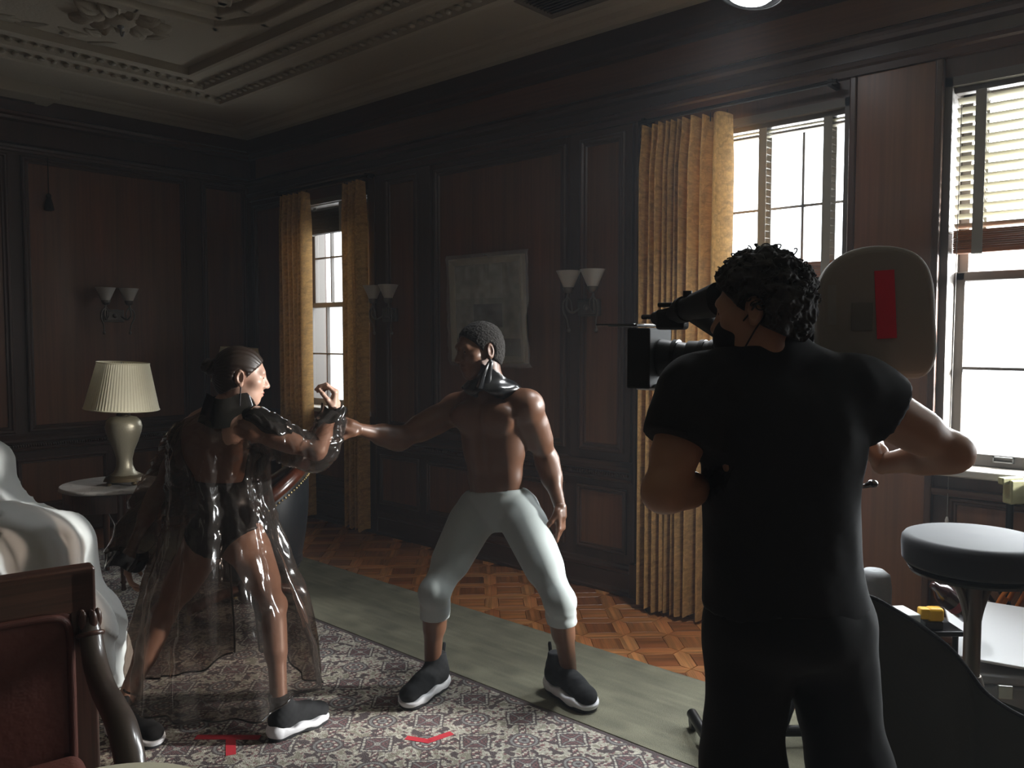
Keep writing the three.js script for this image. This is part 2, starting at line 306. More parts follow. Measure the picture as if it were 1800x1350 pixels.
{ // plaster ceiling with concentric mouldings, leaf runs and a rosette
  const C = struct('ceiling', 'off-white plaster ceiling with stepped mouldings and carved rosette');
  mesh('ceiling_slab', uvBox(new THREE.BoxGeometry(LX * -1 + 2.9 + 0.3, 0.25, 7.3).translate((LX - 0.3 + 2.9) / 2, CEIL + 0.125, -0.7)), M.plaster, C);
  const down = new THREE.Matrix4().makeBasis(V(1, 0, 0), V(0, 0, 1), V(0, -1, 0)).setPosition(0, CEIL, 0);   // (x, z, downwards)
  const ring = (name, x0, z0, x1, z1, prof) => mesh(name, on(frameGeo(x0, x1, z0, z1, prof), down), M.plaster, C);
  const P1 = [[0, 0], [0.0, 0.02], [0.03, 0.035], [0.06, 0.038], [0.085, 0.03], [0.1, 0.0]];
  ring('edge_moulding', LX + 0.02, WZ + 0.05, 2.58, 2.5, [[0, 0.05], [0.06, 0.05], [0.1, 0.035], [0.16, 0.03], [0.2, 0.012], [0.24, 0.012], [0.26, 0]]);
  const rings = [[-5.92, -3.27, 1.9, 1.85], [-5.67, -3.01, 1.65, 1.6], [-5.43, -2.80, 1.4, 1.38]];
  rings.forEach(([x0, z0, x1, z1], i) => {
    ring('ceiling_moulding', x0, z0, x1, z1, i < 2 ? [[0, 0], [0.004, 0.03], [0.02, 0.046], [0.05, 0.05], [0.075, 0.044], [0.085, 0.012], [0.11, 0.0]] : [[0, 0], [0, 0.03], [0.02, 0.05], [0.08, 0.055], [0.1, 0.05], [0.105, 0.0]]);
    if (i > 1) return;
    const leaf = new THREE.SphereGeometry(1, 8, 6), m = new THREE.Matrix4(), list = [], q = new THREE.Quaternion();
    for (let x = x0 + 0.1; x < 0.4; x += 0.075) list.push([x, z0 + 0.095, 0]);
    for (let z = z0 + 0.1; z < 1.3; z += 0.075) list.push([x0 + 0.095, z, 1]);
    const im = new THREE.InstancedMesh(leaf, M.plaster, list.length); im.name = 'leaf_run'; im.userData.kind = 'stuff';
    list.forEach(([x, z, t], k) => im.setMatrixAt(k, m.compose(V(x, CEIL - 0.018, z), q.setFromAxisAngle(V(0, 1, 0), (t ? 0 : Math.PI / 2) + rr(-0.2, 0.2)), V(0.026, rr(0.008, 0.014), rr(0.016, 0.024)))));
    C.add(im);
  });
  // inner coffer with cut corner
  const coffer = (d) => { const s = [[-4.52 + d, -2.0], [-4.46 + d, -2.42 + d * 0.4], [-4.2 + d * 0.6, -2.58 + d], [1.0 - d, -2.58 + d], [1.0 - d, 1.1 - d], [-4.52 + d, 1.1 - d]]; return s; };
  for (const d of [0, 0.17, 0.36]) {
    const pts = coffer(d), g = [];
    for (let i = 0; i < pts.length; i++) { const [ax, az] = pts[i], [bx, bz] = pts[(i + 1) % pts.length], L = Math.hypot(bx - ax, bz - az), b = box(-L / 2 - 0.02, L / 2 + 0.02, CEIL - 0.045, CEIL + 0.01, -0.04, 0.04, 0.012, 'x'); b.rotateY(-Math.atan2(bz - az, bx - ax)); b.translate((ax + bx) / 2, 0, (az + bz) / 2); g.push(b); }
    mesh('coffer_moulding', merge(g), M.plaster, C);
  }
  // rosette: a ring of acanthus leaves
  const lf = new THREE.SphereGeometry(1, 12, 8), lp = lf.attributes.position;
  for (let i = 0; i < lp.count; i++) { const x = lp.getX(i), z = lp.getZ(i); lp.setXYZ(i, x * (1 - 0.35 * z), lp.getY(i) * (0.8 + 0.2 * Math.cos(x * 9)), z); }
  lf.computeVertexNormals();
  for (let k = 0; k < 14; k++) { const a = k / 14 * Math.PI * 2, o = mesh('rosette_leaf', lf, M.plaster, C), rad = k % 2 ? 0.2 : 0.14; o.position.set(-4.78 + Math.cos(a) * rad, CEIL - 0.005, -2.03 + Math.sin(a) * rad); o.rotation.y = -a + Math.PI / 2; o.scale.set(0.045, 0.05, 0.075); }
  const hub = lathe([[0.0, 0], [0.07, 0], [0.09, -0.02], [0.06, -0.045], [0.03, -0.05], [0, -0.05]], 24); hub.translate(-4.78, CEIL, -2.03);
  mesh('rosette_hub', hub, M.plaster, C);
  for (let k = 0; k < 26; k++) {   // scrolls of plaster foliage round the rosette
    const a = rr(0, 6.28), rad = rr(0.3, 0.85), o = mesh('plaster_scroll', lf, M.plaster, C);
    o.position.set(-4.95 + Math.cos(a) * rad * 0.7, CEIL - 0.002, -1.85 + Math.sin(a) * rad * 0.6); o.rotation.y = rr(0, 6.28); o.scale.set(rr(0.02, 0.04), rr(0.01, 0.022), rr(0.05, 0.11));
  }
  mesh('ceiling_hook', merge([tube([[-4.78, CEIL - 0.05, -2.03], [-4.78, CEIL - 0.09, -2.03], [-4.76, CEIL - 0.11, -2.03], [-4.74, CEIL - 0.09, -2.03]], 0.006, 16, 6), ball(-4.78, CEIL - 0.055, -2.03, 0.018, 0.014)]), M.steel, C);
  // soffit box over the left wall
  mesh('soffit_box', uvBox(merge([box(LX, LX + 0.3, CEIL - 0.085, CEIL + 0.01, -2.3, -0.4, 0.008)])), M.plaster, C);
  mesh('soffit_slot', box(LX + 0.05, LX + 0.1, CEIL - 0.088, CEIL - 0.08, -2.2, -0.5), M.sash, C);
  // ceiling vent
  mesh('vent_frame', on(frameGeo(-3.0, -2.5, -3.64, -3.32, [[0, 0], [0, 0.014], [0.02, 0.018], [0.04, 0.012], [0.045, 0.002]]), down), std({ color: 0x6d675c, roughness: 0.7 }), C);
  for (let k = 0; k < 9; k++) { const o = mesh('vent_slat', box(-2.96, -2.54, -0.002, 0.002, -0.014, 0.014), M.ventSlat ??= std({ color: 0x575249, roughness: 0.7 }), C); o.position.set(0, CEIL - 0.008, -3.59 + k * 0.029); o.rotation.x = 0.7; }
  mesh('vent_back', box(-2.97, -2.53, CEIL - 0.002, CEIL + 0.002, -3.61, -3.35), M.black, C);
}

// ---------------------------------------------------------------- surface nets: a smooth mesh of a distance field
function surfaceNets(field, lo, hi, cell) {
  const n = [0, 1, 2].map((k) => Math.ceil((hi[k] - lo[k]) / cell) + 2), [nx, ny, nz] = n, F = new Float32Array(nx * ny * nz).fill(9);
  const B = 6, at = (i, j, k) => i + nx * (j + ny * k);
  for (let bk = 0; bk < nz; bk += B) for (let bj = 0; bj < ny; bj += B) for (let bi = 0; bi < nx; bi += B) {   // skip blocks far from the surface
    const cx = lo[0] + (bi + B / 2) * cell, cy = lo[1] + (bj + B / 2) * cell, cz = lo[2] + (bk + B / 2) * cell, d = field(cx, cy, cz), reach = B * cell * 0.87 * 2 + 0.09;
    const far = Math.abs(d) > reach;
    for (let k = bk; k < Math.min(nz, bk + B); k++) for (let j = bj; j < Math.min(ny, bj + B); j++) for (let i = bi; i < Math.min(nx, bi + B); i++) F[at(i, j, k)] = far ? d : field(lo[0] + i * cell, lo[1] + j * cell, lo[2] + k * cell);
  }
  const id = new Int32Array(nx * ny * nz).fill(-1), pos = [], idx = [];
  const E = [[0, 1], [0, 2], [0, 4], [1, 3], [1, 5], [2, 3], [2, 6], [3, 7], [4, 5], [4, 6], [5, 7], [6, 7]], v = new Float32Array(8);
  for (let k = 0; k < nz - 1; k++) for (let j = 0; j < ny - 1; j++) for (let i = 0; i < nx - 1; i++) {
    let m = 0;
    for (let c = 0; c < 8; c++) { v[c] = F[at(i + (c & 1), j + ((c >> 1) & 1), k + (c >> 2))]; if (v[c] < 0) m |= 1 << c; }
    if (m === 0 || m === 255) continue;
    let x = 0, y = 0, z = 0, q = 0;
    for (const [a, b] of E) {
      if ((v[a] < 0) === (v[b] < 0)) continue;
      const t = v[a] / (v[a] - v[b]);
      x += lerp(a & 1, b & 1, t); y += lerp((a >> 1) & 1, (b >> 1) & 1, t); z += lerp(a >> 2, b >> 2, t); q++;
    }
    id[at(i, j, k)] = pos.length / 3;
    pos.push(lo[0] + (i + x / q) * cell, lo[1] + (j + y / q) * cell, lo[2] + (k + z / q) * cell);
  }
  for (let k = 1; k < nz - 1; k++) for (let j = 1; j < ny - 1; j++) for (let i = 1; i < nx - 1; i++) {
    const s = F[at(i, j, k)] < 0;
    const quad = (a, b, c, d, flip) => { if (a < 0 || b < 0 || c < 0 || d < 0) return; flip ? idx.push(a, c, b, a, d, c) : idx.push(a, b, c, a, c, d); };
    if (s !== F[at(i + 1, j, k)] < 0) quad(id[at(i, j - 1, k - 1)], id[at(i, j, k - 1)], id[at(i, j, k)], id[at(i, j - 1, k)], !s);
    if (s !== F[at(i, j + 1, k)] < 0) quad(id[at(i - 1, j, k - 1)], id[at(i - 1, j, k)], id[at(i, j, k)], id[at(i, j, k - 1)], !s);
    if (s !== F[at(i, j, k + 1)] < 0) quad(id[at(i - 1, j - 1, k)], id[at(i, j - 1, k)], id[at(i, j, k)], id[at(i - 1, j, k)], !s);
  }
  const g = new THREE.BufferGeometry();
  g.setAttribute('position', new THREE.Float32BufferAttribute(pos, 3)); g.setIndex(idx);
  // normals from the field itself
  const nor = new Float32Array(pos.length), e = cell * 0.5;
  for (let i = 0; i < pos.length; i += 3) {
    const [x, y, z] = [pos[i], pos[i + 1], pos[i + 2]];
    let a = field(x + e, y, z) - field(x - e, y, z), b = field(x, y + e, z) - field(x, y - e, z), c = field(x, y, z + e) - field(x, y, z - e), l = Math.hypot(a, b, c) || 1;
    nor[i] = a / l; nor[i + 1] = b / l; nor[i + 2] = c / l;
  }
  g.setAttribute('normal', new THREE.BufferAttribute(nor, 3));
  const uv = new Float32Array(pos.length / 3 * 2);
  for (let i = 0; i < pos.length / 3; i++) { uv[i * 2] = pos[i * 3] + pos[i * 3 + 2] * 0.6; uv[i * 2 + 1] = pos[i * 3 + 1] + pos[i * 3 + 2] * 0.3; }
  g.setAttribute('uv', new THREE.BufferAttribute(uv, 2));
  return g;
}
const smin = (a, b, k) => { const h = Math.max(k - Math.abs(a - b), 0) / k; return Math.min(a, b) - h * h * k * 0.25; };
const smax = (a, b, k) => -smin(-a, -b, k);
// tapered capsule between two joints
function capsule(a, b, ra, rb) {
  const bx = b[0] - a[0], by = b[1] - a[1], bz = b[2] - a[2], l2 = bx * bx + by * by + bz * bz || 1e-9;
  return (x, y, z) => { const px = x - a[0], py = y - a[1], pz = z - a[2], t = clamp((px * bx + py * by + pz * bz) / l2, 0, 1); return Math.hypot(px - bx * t, py - by * t, pz - bz * t) - (ra + (rb - ra) * t); };
}
// ellipsoid with its own axes: c centre, r radii, turn = Euler [x,y,z]
function ellipsoid(c, r, turn = [0, 0, 0]) {
  const e = new THREE.Matrix4().makeRotationFromEuler(new THREE.Euler(...turn)).invert().elements, m = Math.min(...r);
  return (x, y, z) => { x -= c[0]; y -= c[1]; z -= c[2]; const a = (e[0] * x + e[4] * y + e[8] * z) / r[0], b = (e[1] * x + e[5] * y + e[9] * z) / r[1], d = (e[2] * x + e[6] * y + e[10] * z) / r[2], k = Math.hypot(a, b, d), g = Math.hypot(a / r[0], b / r[1], d / r[2]); return g < 1e-9 ? -m : k * (k - 1) / g; };
}
function blend(list, k) { return (x, y, z) => { let d = 9; for (const f of list) d = smin(d, f(x, y, z), k); return d; }; }
const roundBox = (c, h, r) => (x, y, z) => { const qx = Math.abs(x - c[0]) - h[0] + r, qy = Math.abs(y - c[1]) - h[1] + r, qz = Math.abs(z - c[2]) - h[2] + r; return Math.hypot(Math.max(qx, 0), Math.max(qy, 0), Math.max(qz, 0)) + Math.min(Math.max(qx, qy, qz), 0) - r; };
// places in the room counted from where the photographer stands: r to the right, q straight ahead
const CY = Math.cos(YAW), SY = Math.sin(YAW);
const S = (r, q, y = 0) => [r * CY - q * SY, y, -r * SY - q * CY];

// ---------------------------------------------------------------- carpets
function rugTexture() {
  const W = 2048, H = 1280, L = 6.2, D = 3.9, per = 0.36;   // metres covered
  const cols = { ground: [146, 143, 132], dark: [72, 64, 64], red: [106, 78, 79], pale: [168, 164, 152], grey: [114, 114, 112], olive: [122, 119, 106] };
  return texture(W, H, (u, v) => {
    const x = u * L, z = v * D, jx = x + (noise2(x * 30, z * 30) - 0.5) * 0.006, jz = z + (noise2(x * 30 + 50, z * 30) - 0.5) * 0.006;
    // nearest medallion of the checkerboard lattice
    const a = (jx + jz) * Math.SQRT1_2 / per, b = (jx - jz) * Math.SQRT1_2 / per, c0 = [Math.round(a), Math.round(b)], c1 = [Math.floor(a) + 0.5, Math.floor(b) + 0.5];
    const d0 = Math.hypot(a - c0[0], b - c0[1]) * per, d1 = Math.hypot(a - c1[0], b - c1[1]) * per;
    const med = Math.min(d0, d1), c = d0 < d1 ? c0 : c1, ang = Math.atan2(b - c[1], a - c[0]);
    const e0 = [Math.abs(a - Math.floor(a) - 0.5), Math.abs(b - Math.round(b))], e1 = [Math.abs(a - Math.round(a)), Math.abs(b - Math.floor(b) - 0.5)];
    const sq = Math.min(Math.max(...e0), Math.max(...e1)) * per, ee = Math.max(...e0) < Math.max(...e1) ? e0 : e1;
    let col = cols.ground;
    const leaf = noise2(x * 55, z * 55), fine = noise2(x * 140 + 9, z * 140);
    if (leaf > 0.66) col = cols.dark; else if (leaf < 0.24) col = cols.olive; else if (fine > 0.72) col = cols.red; else if (fine < 0.3) col = cols.pale;
    if (med < 0.058) {   // round medallion
      const ring = med / 0.058, pet = Math.cos(ang * 8);
      if (ring > 0.88) col = cols.dark; else if (ring > 0.72) col = cols.grey; else if (ring > 0.62) col = cols.dark; else if (ring > 0.42) col = pet > 0.1 ? cols.pale : cols.red; else if (ring > 0.33) col = cols.dark; else if (ring > 0.15) col = cols.grey; else col = cols.dark;
    } else if (sq < 0.06) {   // square cartouche
      const k = sq / 0.06, mx = ee[0] * per, mz = ee[1] * per, g = (Math.floor(mx / 0.009) + Math.floor(mz / 0.009)) % 2;
      if (k > 0.9) col = cols.dark; else if (k > 0.76) col = g ? cols.pale : cols.grey; else if (k > 0.68) col = cols.dark; else if (Math.abs(mx - mz) < 0.004) col = cols.grey; else if (Math.hypot(mx, mz) < 0.012) col = cols.pale; else col = g ? cols.dark : cols.red;
    } else {   // narrow dark bands that join the cartouches
      const lx = Math.min(Math.abs(a * 2 - Math.round(a * 2)) * per / 2, Math.abs(b * 2 - Math.round(b * 2)) * per / 2);
      if (lx < 0.014) { const t = Math.floor(a * per / 0.011) + Math.floor(b * per / 0.011); col = lx > 0.0105 ? cols.dark : (t % 3 === 0 ? cols.pale : cols.dark); if (lx < 0.0105 && t % 3 === 1) col = cols.red; }
    }
    const border = Math.min(x, L - x, z, D - z);
    if (border < 0.02) col = cols.dark;
    if (false) { const t = Math.floor((border) / 0.05); if (t === 0 || t === 5) col = cols.dark; else if (t === 1 || t === 4) col = leaf > 0.5 ? cols.pale : cols.red; }
    const wear = 1.02 + 0.34 * noise2(x * 2.2, z * 2.2) + 0.18 * (hash(u * W, v * H) - 0.5);
    return [col[0] * wear, col[1] * wear, col[2] * wear];
  });
}
{
  const t = rugTexture(); t.wrapS = t.wrapT = THREE.ClampToEdgeWrapping;
  const x0 = -6.05, x1 = 0.15, z0 = -2.5, z1 = 1.4, g = new RoundedBoxGeometry(x1 - x0, 0.009, z1 - z0, 2, 0.004); g.translate((x0 + x1) / 2, 0.0045, (z0 + z1) / 2);
  const p = g.attributes.position, uv = g.attributes.uv; for (let i = 0; i < p.count; i++) uv.setXY(i, (p.getX(i) - x0) / (x1 - x0), (p.getZ(i) - z0) / (z1 - z0));
  const pile = texture(256, 256, () => { const k = 255 * rnd(); return [k, k, k]; }, false); pile.repeat.set(18, 11);
  const rug = mesh('persian_rug', g, std({ map: t, roughness: 1, bumpMap: pile, bumpScale: 0.003 }));
  tag(rug, 'large patterned rug of medallions and dark squares under the two fighters', 'rug');
  const tr = texture(512, 512, (u, v) => { const k = 0.86 + 0.2 * noise2(u * 9, v * 9, 9, 9) + 0.12 * noise2(u * 40, v * 6, 40, 6) + 0.14 * (rnd() - 0.5); return [126 * k, 124 * k, 106 * k]; }); tr.repeat.set(1.2, 1.2);
  const pr = pile.clone(); pr.repeat.set(6, 6);
  const run = mesh('carpet_runner', box(-6.2, 0.6, 0, 0.008, -3.17, -2.506, 0.003, 'x'), std({ map: tr, roughness: 1, bumpMap: pr, bumpScale: 0.0025 }));
  tag(run, 'plain grey-green carpet runner along the edge of the patterned rug', 'carpet');
  // red tape marks
  const tape = std({ color: 0xc22f3c, roughness: 0.7 });
  const strip = (a, b, w) => { const d = Math.hypot(b[0] - a[0], b[1] - a[1]), s = box(-d / 2, d / 2, 0.0088, 0.0102, -w / 2, w / 2); s.rotateY(-Math.atan2(b[1] - a[1], b[0] - a[0])); s.translate((a[0] + b[0]) / 2, 0, (a[1] + b[1]) / 2); return s; };
  const v = thing('tape_mark', 'bright red tape mark shaped like a V in front of the bare-chested man', 'tape');
  mesh('tape_strip', strip([-2.315, -1.965], [-2.225, -2.005], 0.03), tape, v); mesh('tape_strip', strip([-2.235, -2.0], [-2.215, -2.105], 0.03), tape, v);
  const w = thing('tape_mark', 'dark red tape mark shaped like a T beside the woman\'s front shoe', 'tape');
  mesh('tape_strip', strip([-2.90, -1.44], [-2.72, -1.60], 0.035), tape, w); mesh('tape_strip', strip([-2.79, -1.52], [-2.68, -1.46], 0.035), tape, w);
}

// ---------------------------------------------------------------- curtains and blinds
const tVelvet = texture(512, 512, (u, v) => { const n = noise2(u * 24, v * 24, 24, 24) * 0.55 + noise2(u * 60, v * 60, 60, 60) * 0.45, c = Math.abs(noise2(u * 14 + 5, v * 9, 14, 9) - 0.5) < 0.035 ? 0.62 : 1, k = (0.84 + 0.28 * n) * (0.75 + 0.25 * c); return [188 * k, 148 * k, 92 * k]; });
tVelvet.repeat.set(3, 3);
M.velvet = phys({ map: tVelvet, roughness: 0.95, transmission: 0.04, thickness: 0, side: THREE.DoubleSide, sheen: 0.3, sheenColor: new THREE.Color(0.9, 0.7, 0.4), sheenRoughness: 0.5 });
function curtain(label, u0, u1, v0, v1, z, folds, depth, flat, sd, mat = M.velvet) {
  const nu = folds.length ? 220 : 120, nv = 36, g = new THREE.PlaneGeometry(1, 1, nu, nv), p = g.attributes.position, uv = g.attributes.uv;
  // folds: list of fold widths (shares); each is one rounded tube of cloth
  const sum = folds.reduce((a, b) => a + b, 0);
  for (let i = 0; i < p.count; i++) {
    const s = p.getX(i) + 0.5, t = p.getY(i) + 0.5;
    let q = s * sum, k = 0; while (k < folds.length - 1 && q > folds[k]) { q -= folds[k]; k++; }
    const ph = clamp(q / folds[k], 0, 1), wgt = Math.min(1, folds[k] * 1.6), bulge = Math.pow(Math.sin(ph * Math.PI), 0.7);
    const top = smooth(0.9, 1, t), sway = (noise2(k * 3.1 + sd, t * 2.2) - 0.5) * 0.03;
    const dep = depth * (0.75 + 0.5 * hash(k, sd)) * (flat && k >= folds.length - 2 ? 0.6 : 1);
    const hem = Math.max(0, 0.04 - t) * 0.0;
    p.setXYZ(i, lerp(u0, u1, s) + sway * (1 - t) * Math.sin(s * Math.PI) + (ph - 0.5) * -0.01, lerp(v0, v1, t) + hem + (t < 0.01 ? 0.01 * Math.sin(s * 40) : 0) + (t > 0.99 ? 0.012 * bulge : 0), z + dep * (bulge - 0.5) * (1 - 0.35 * top) + sway);
    uv.setXY(i, s * (u1 - u0) * 1.8 + sd, t * (v1 - v0));
  }
  g.computeVertexNormals();
  const o = thing('curtain', label, 'curtain'); mesh('curtain_cloth', on(g, WIN), mat, o);
  // pleated heading and the hooks it hangs from
  const n = Math.max(3, Math.round((u1 - u0) / 0.09));
  for (let k = 0; k < n; k++) { const u = lerp(u0 + 0.02, u1 - 0.02, k / (n - 1)); mesh('hook', on(cyl([u, v1 - 0.02, z - 0.01], [u, v1 + 0.024, z - 0.01], 0.003, 0.003, 6), WIN), M.blackMetal, o); }
  return o;
}
curtain('tall gold velvet curtain in tight folds beside the cameraman\'s head', -2.53, -2.02, 0.025, 2.62, 0.12, [0.9, 1.0, 0.7, 0.6, 0.5, 0.6, 0.7, 1.0, 0.8, 1.9], 0.15, true, 3);
curtain('left one of the two dim brown curtains at the far corner window', -6.14, -5.74, 0.03, 2.66, 0.09, [1, 1.2, 0.8, 1.1, 0.9, 1], 0.08, false, 8);
curtain('right one of the two dim brown curtains at the far corner window', -5.28, -5.01, 0.03, 2.66, 0.09, [1, 1.3, 0.9, 1.2], 0.08, false, 5);
mesh('curtain_rod', on(merge([cyl([-6.2, 2.70, 0.09], [-4.95, 2.70, 0.09], 0.012)]), WIN), M.blackMetal).userData = { label: 'dark curtain rod above the far corner window', category: 'rod' };
mesh('curtain_rod', on(merge([cyl([-2.58, 2.672, 0.09], [-1.5, 2.677, 0.09], 0.011)]), WIN), M.blackMetal).userData = { label: 'dark curtain rod above the gold curtain', category: 'rod' };
for (const [u0, u1, v] of [[-6.2, -4.95, 2.70], [-2.58, -1.5, 2.675]]) for (const u of [u0 + 0.03, u1 - 0.03]) { const b = mesh('rod_bracket', on(box(u - 0.01, u + 0.01, v - 0.015, v + 0.015, 0, 0.1), WIN), M.blackMetal, scene.getObjectByName(u0 < -5 ? 'curtain_rod' : 'curtain_rod_001')); }
M.slat = std({ color: 0xb5b09c, roughness: 0.55, side: THREE.DoubleSide });
M.slatWood = std({ map: tLight, color: 0xb4927a, roughness: 0.5 });
M.tape = std({ color: 0x86837c, roughness: 0.9 });
function blind(label, u0, u1, zc, top, bottom, slats, tapes, tilt, stack, wood = M.slatWood) {
  const o = thing('venetian_blind', label, 'blind');
  mesh('head_rail', on(box(u0, u1, top, top + 0.045, zc - 0.025, zc + 0.025, 0.004, 'x'), WIN), M.sash, o);
  const sg = new THREE.CylinderGeometry(0.06, 0.06, u1 - u0 - 0.02, 10, 1, true, -0.42, 0.84); sg.rotateZ(Math.PI / 2); sg.rotateX(Math.PI / 2); sg.translate(0, 0, 0);   // gently crowned slat
  sg.computeBoundingBox(); sg.translate(0, -sg.boundingBox.max.y, 0);
  for (const v of slats) { const s = mesh('slat', sg, M.slat, o); s.position.set((u0 + u1) / 2, v, WZ + zc); s.rotation.x = tilt; }
  const [s0, s1, n] = stack;
  for (let k = 0; k < n; k++) { const v = lerp(s0, s1, (k + 0.5) / n), h = (s1 - s0) / n * 0.4; mesh('slat', on(box(u0 + 0.01, u1 - 0.01, v - h, v + h, zc - 0.026, zc + 0.026 + (k % 3) * 0.0015, 0, 'x'), WIN), wood, o); }
  mesh('bottom_rail', on(box(u0 + 0.01, u1 - 0.01, s0 - 0.02, s0, zc - 0.027, zc + 0.028, 0.005, 'x'), WIN), wood, o);
  for (const u of tapes) {
    mesh('ladder_tape', on(merge([box(u - 0.021, u + 0.021, s0 - 0.02, top, zc + 0.030, zc + 0.032), box(u - 0.021, u + 0.021, s0 - 0.02, top, zc - 0.032, zc - 0.030), box(u - 0.021, u + 0.021, s0 - 0.024, s0 - 0.02, zc - 0.032, zc + 0.032)]), WIN), M.tape, o);
    const rung = box(-0.019, 0.019, -0.001, 0.001, -0.03, 0.03);
    for (let v = s1 + 0.03; v < top - 0.02; v += 0.035) { const r = mesh('ladder_rung', rung, M.tape, o); r.position.set(u, v, WZ + zc); r.rotation.x = tilt; }
  }
  return o;
}
const range = (a, b, s) => { const l = []; for (let x = a; x < b; x += s) l.push(x); return l; };
blind('blind lowered halfway with tilted slats in the window behind the stool', -1.035, -0.045, -0.06, 2.555, 0, range(1.985, 2.54, 0.0415), [-0.93, -0.2], -0.38, [1.885, 1.965, 9]);
blind('blind of bare tapes with its slats sunk to the bottom, behind the cameraman\'s head', -2.485, -1.495, -0.06, 2.555, 0, [2.515, 2.54], [-2.3, -1.915, -1.585], 0, [1.79, 1.87, 10]);
blind('shade-darkened blind drawn up to the top of the far corner window', -6.06, -5.09, -0.06, 2.575, 0, [], [-5.9, -5.46, -5.2], 0, [2.365, 2.535, 16], M.shadedSlat = std({ color: 0x221e1b, roughness: 0.6 }));  // slat colour darkened to stand in for shade at this window
blind('blind beyond the right edge of the picture', 0.415, 1.405, -0.06, 2.555, 0, range(1.985, 2.54, 0.0415), [0.5, 1.3], -0.38, [1.885, 1.965, 9]);
for (const [u, v0, v1, zz, lab] of [[-1.0, 0.70, 2.5, 0.03, 'thin pull cord with a small end hanging by the half-lowered blind']]) { const o = thing('blind_cord', lab, 'cord'); mesh('cord', on(merge([cyl([u, v0, zz], [u, v1, zz - 0.04], 0.0018, 0.0018, 6)]), WIN), M.tape, o); mesh('cord_end', on(lathe([[0, 0], [0.008, 0.004], [0.009, 0.02], [0.004, 0.035], [0, 0.036]], 12).translate(u, v0 - 0.02, zz), WIN), M.sill, o); }

// ---------------------------------------------------------------- wall lights (switched off)
M.frost = phys({ color: 0xd8d4cc, roughness: 0.55, transmission: 0.35, thickness: 0, side: THREE.DoubleSide });
M.pewter = std({ color: 0x6e675f, roughness: 0.42, metalness: 0.75 });
function sconce(label) {   // origin on the wall at the middle of the back plate, z out of the wall
  const o = thing('wall_sconce', label, 'wall lamp');
  mesh('back_plate', merge([new RoundedBoxGeometry(0.16, 0.10, 0.025, 2, 0.006).translate(0, 0, 0.012), new RoundedBoxGeometry(0.12, 0.075, 0.02, 2, 0.005).translate(0, 0, 0.03), ball(0, 0, 0.045, 0.018, 0.018, 0.012, 12)]), M.pewter, o);
  for (const s of [-1, 1]) {
    mesh('arm', merge([tube([[s * 0.05, 0, 0.03], [s * 0.08, -0.03, 0.07], [s * 0.1, 0.0, 0.1], [s * 0.095, 0.06, 0.1], [s * 0.092, 0.085, 0.1]], 0.0075, 28, 8),
      tube([[s * 0.095, 0.06, 0.1], [s * 0.122, 0.03, 0.105], [s * 0.126, -0.02, 0.1], [s * 0.106, -0.07, 0.09], [s * 0.1, -0.125, 0.08]], 0.0055, 24, 8), ball(s * 0.1, -0.135, 0.08, 0.011, 0.014, 0.011, 10),
      tube([[s * 0.095, 0.07, 0.1], [s * 0.07, 0.04, 0.1], [s * 0.065, 0.0, 0.095], [s * 0.075, -0.03, 0.08]], 0.004, 16, 6)]), M.pewter, o);
    mesh('cup', lathe([[0.012, 0], [0.024, 0.006], [0.03, 0.02], [0.034, 0.034], [0.03, 0.036]], 20).translate(s * 0.088, 0.082, 0.1), M.pewter, o);
    const sh = lathe([[0.026, 0], [0.031, 0.012], [0.05, 0.056], [0.071, 0.103], [0.074, 0.105], [0.072, 0.107], [0.048, 0.058], [0.027, 0.014]], 28).translate(s * 0.088, 0.108, 0.1);
    mesh('glass_shade', sh, M.frost, o);
  }
  return o;
}
{
  const a = sconce('two-armed wall sconce with white glass cups beside the gold curtain'); a.position.set(-2.955, 1.675, WZ + 0.02);
  const b = sconce('dim two-armed wall sconce right of the far corner window'); b.position.set(-4.785, 1.665, WZ + 0.02);
  const c = sconce('two-armed wall sconce above the pleated table lamp on the left wall'); c.position.set(LX, 1.67, -2.745); c.rotation.y = Math.PI / 2;
}
{ // tassel on a cord, left wall
  const o = thing('tassel', 'dark tassel hanging from a cord high on the left wall', 'tassel', [LX + 0.03, 0, -2.295]);
  const m = std({ color: 0x2a2420, roughness: 1 });
  mesh('cord', cyl([0, 2.55, 0], [0, 2.83, 0], 0.004, 0.004, 8), m, o); mesh('knot', ball(0, 2.545, 0, 0.018, 0.022, 0.018, 14), m, o);
  const sk = lathe([[0.014, 0.09], [0.024, 0.075], [0.034, 0.04], [0.044, 0.0], [0.03, -0.006], [0, -0.004]], 28), p = sk.attributes.position;
  for (let i = 0; i < p.count; i++) { const a = Math.atan2(p.getZ(i), p.getX(i)), k = 1 + 0.1 * Math.cos(a * 14); p.setX(i, p.getX(i) * k); p.setZ(i, p.getZ(i) * k * 0.7); }
  sk.computeVertexNormals(); mesh('skirt', sk.translate(0, 2.445, 0), m, o);
}
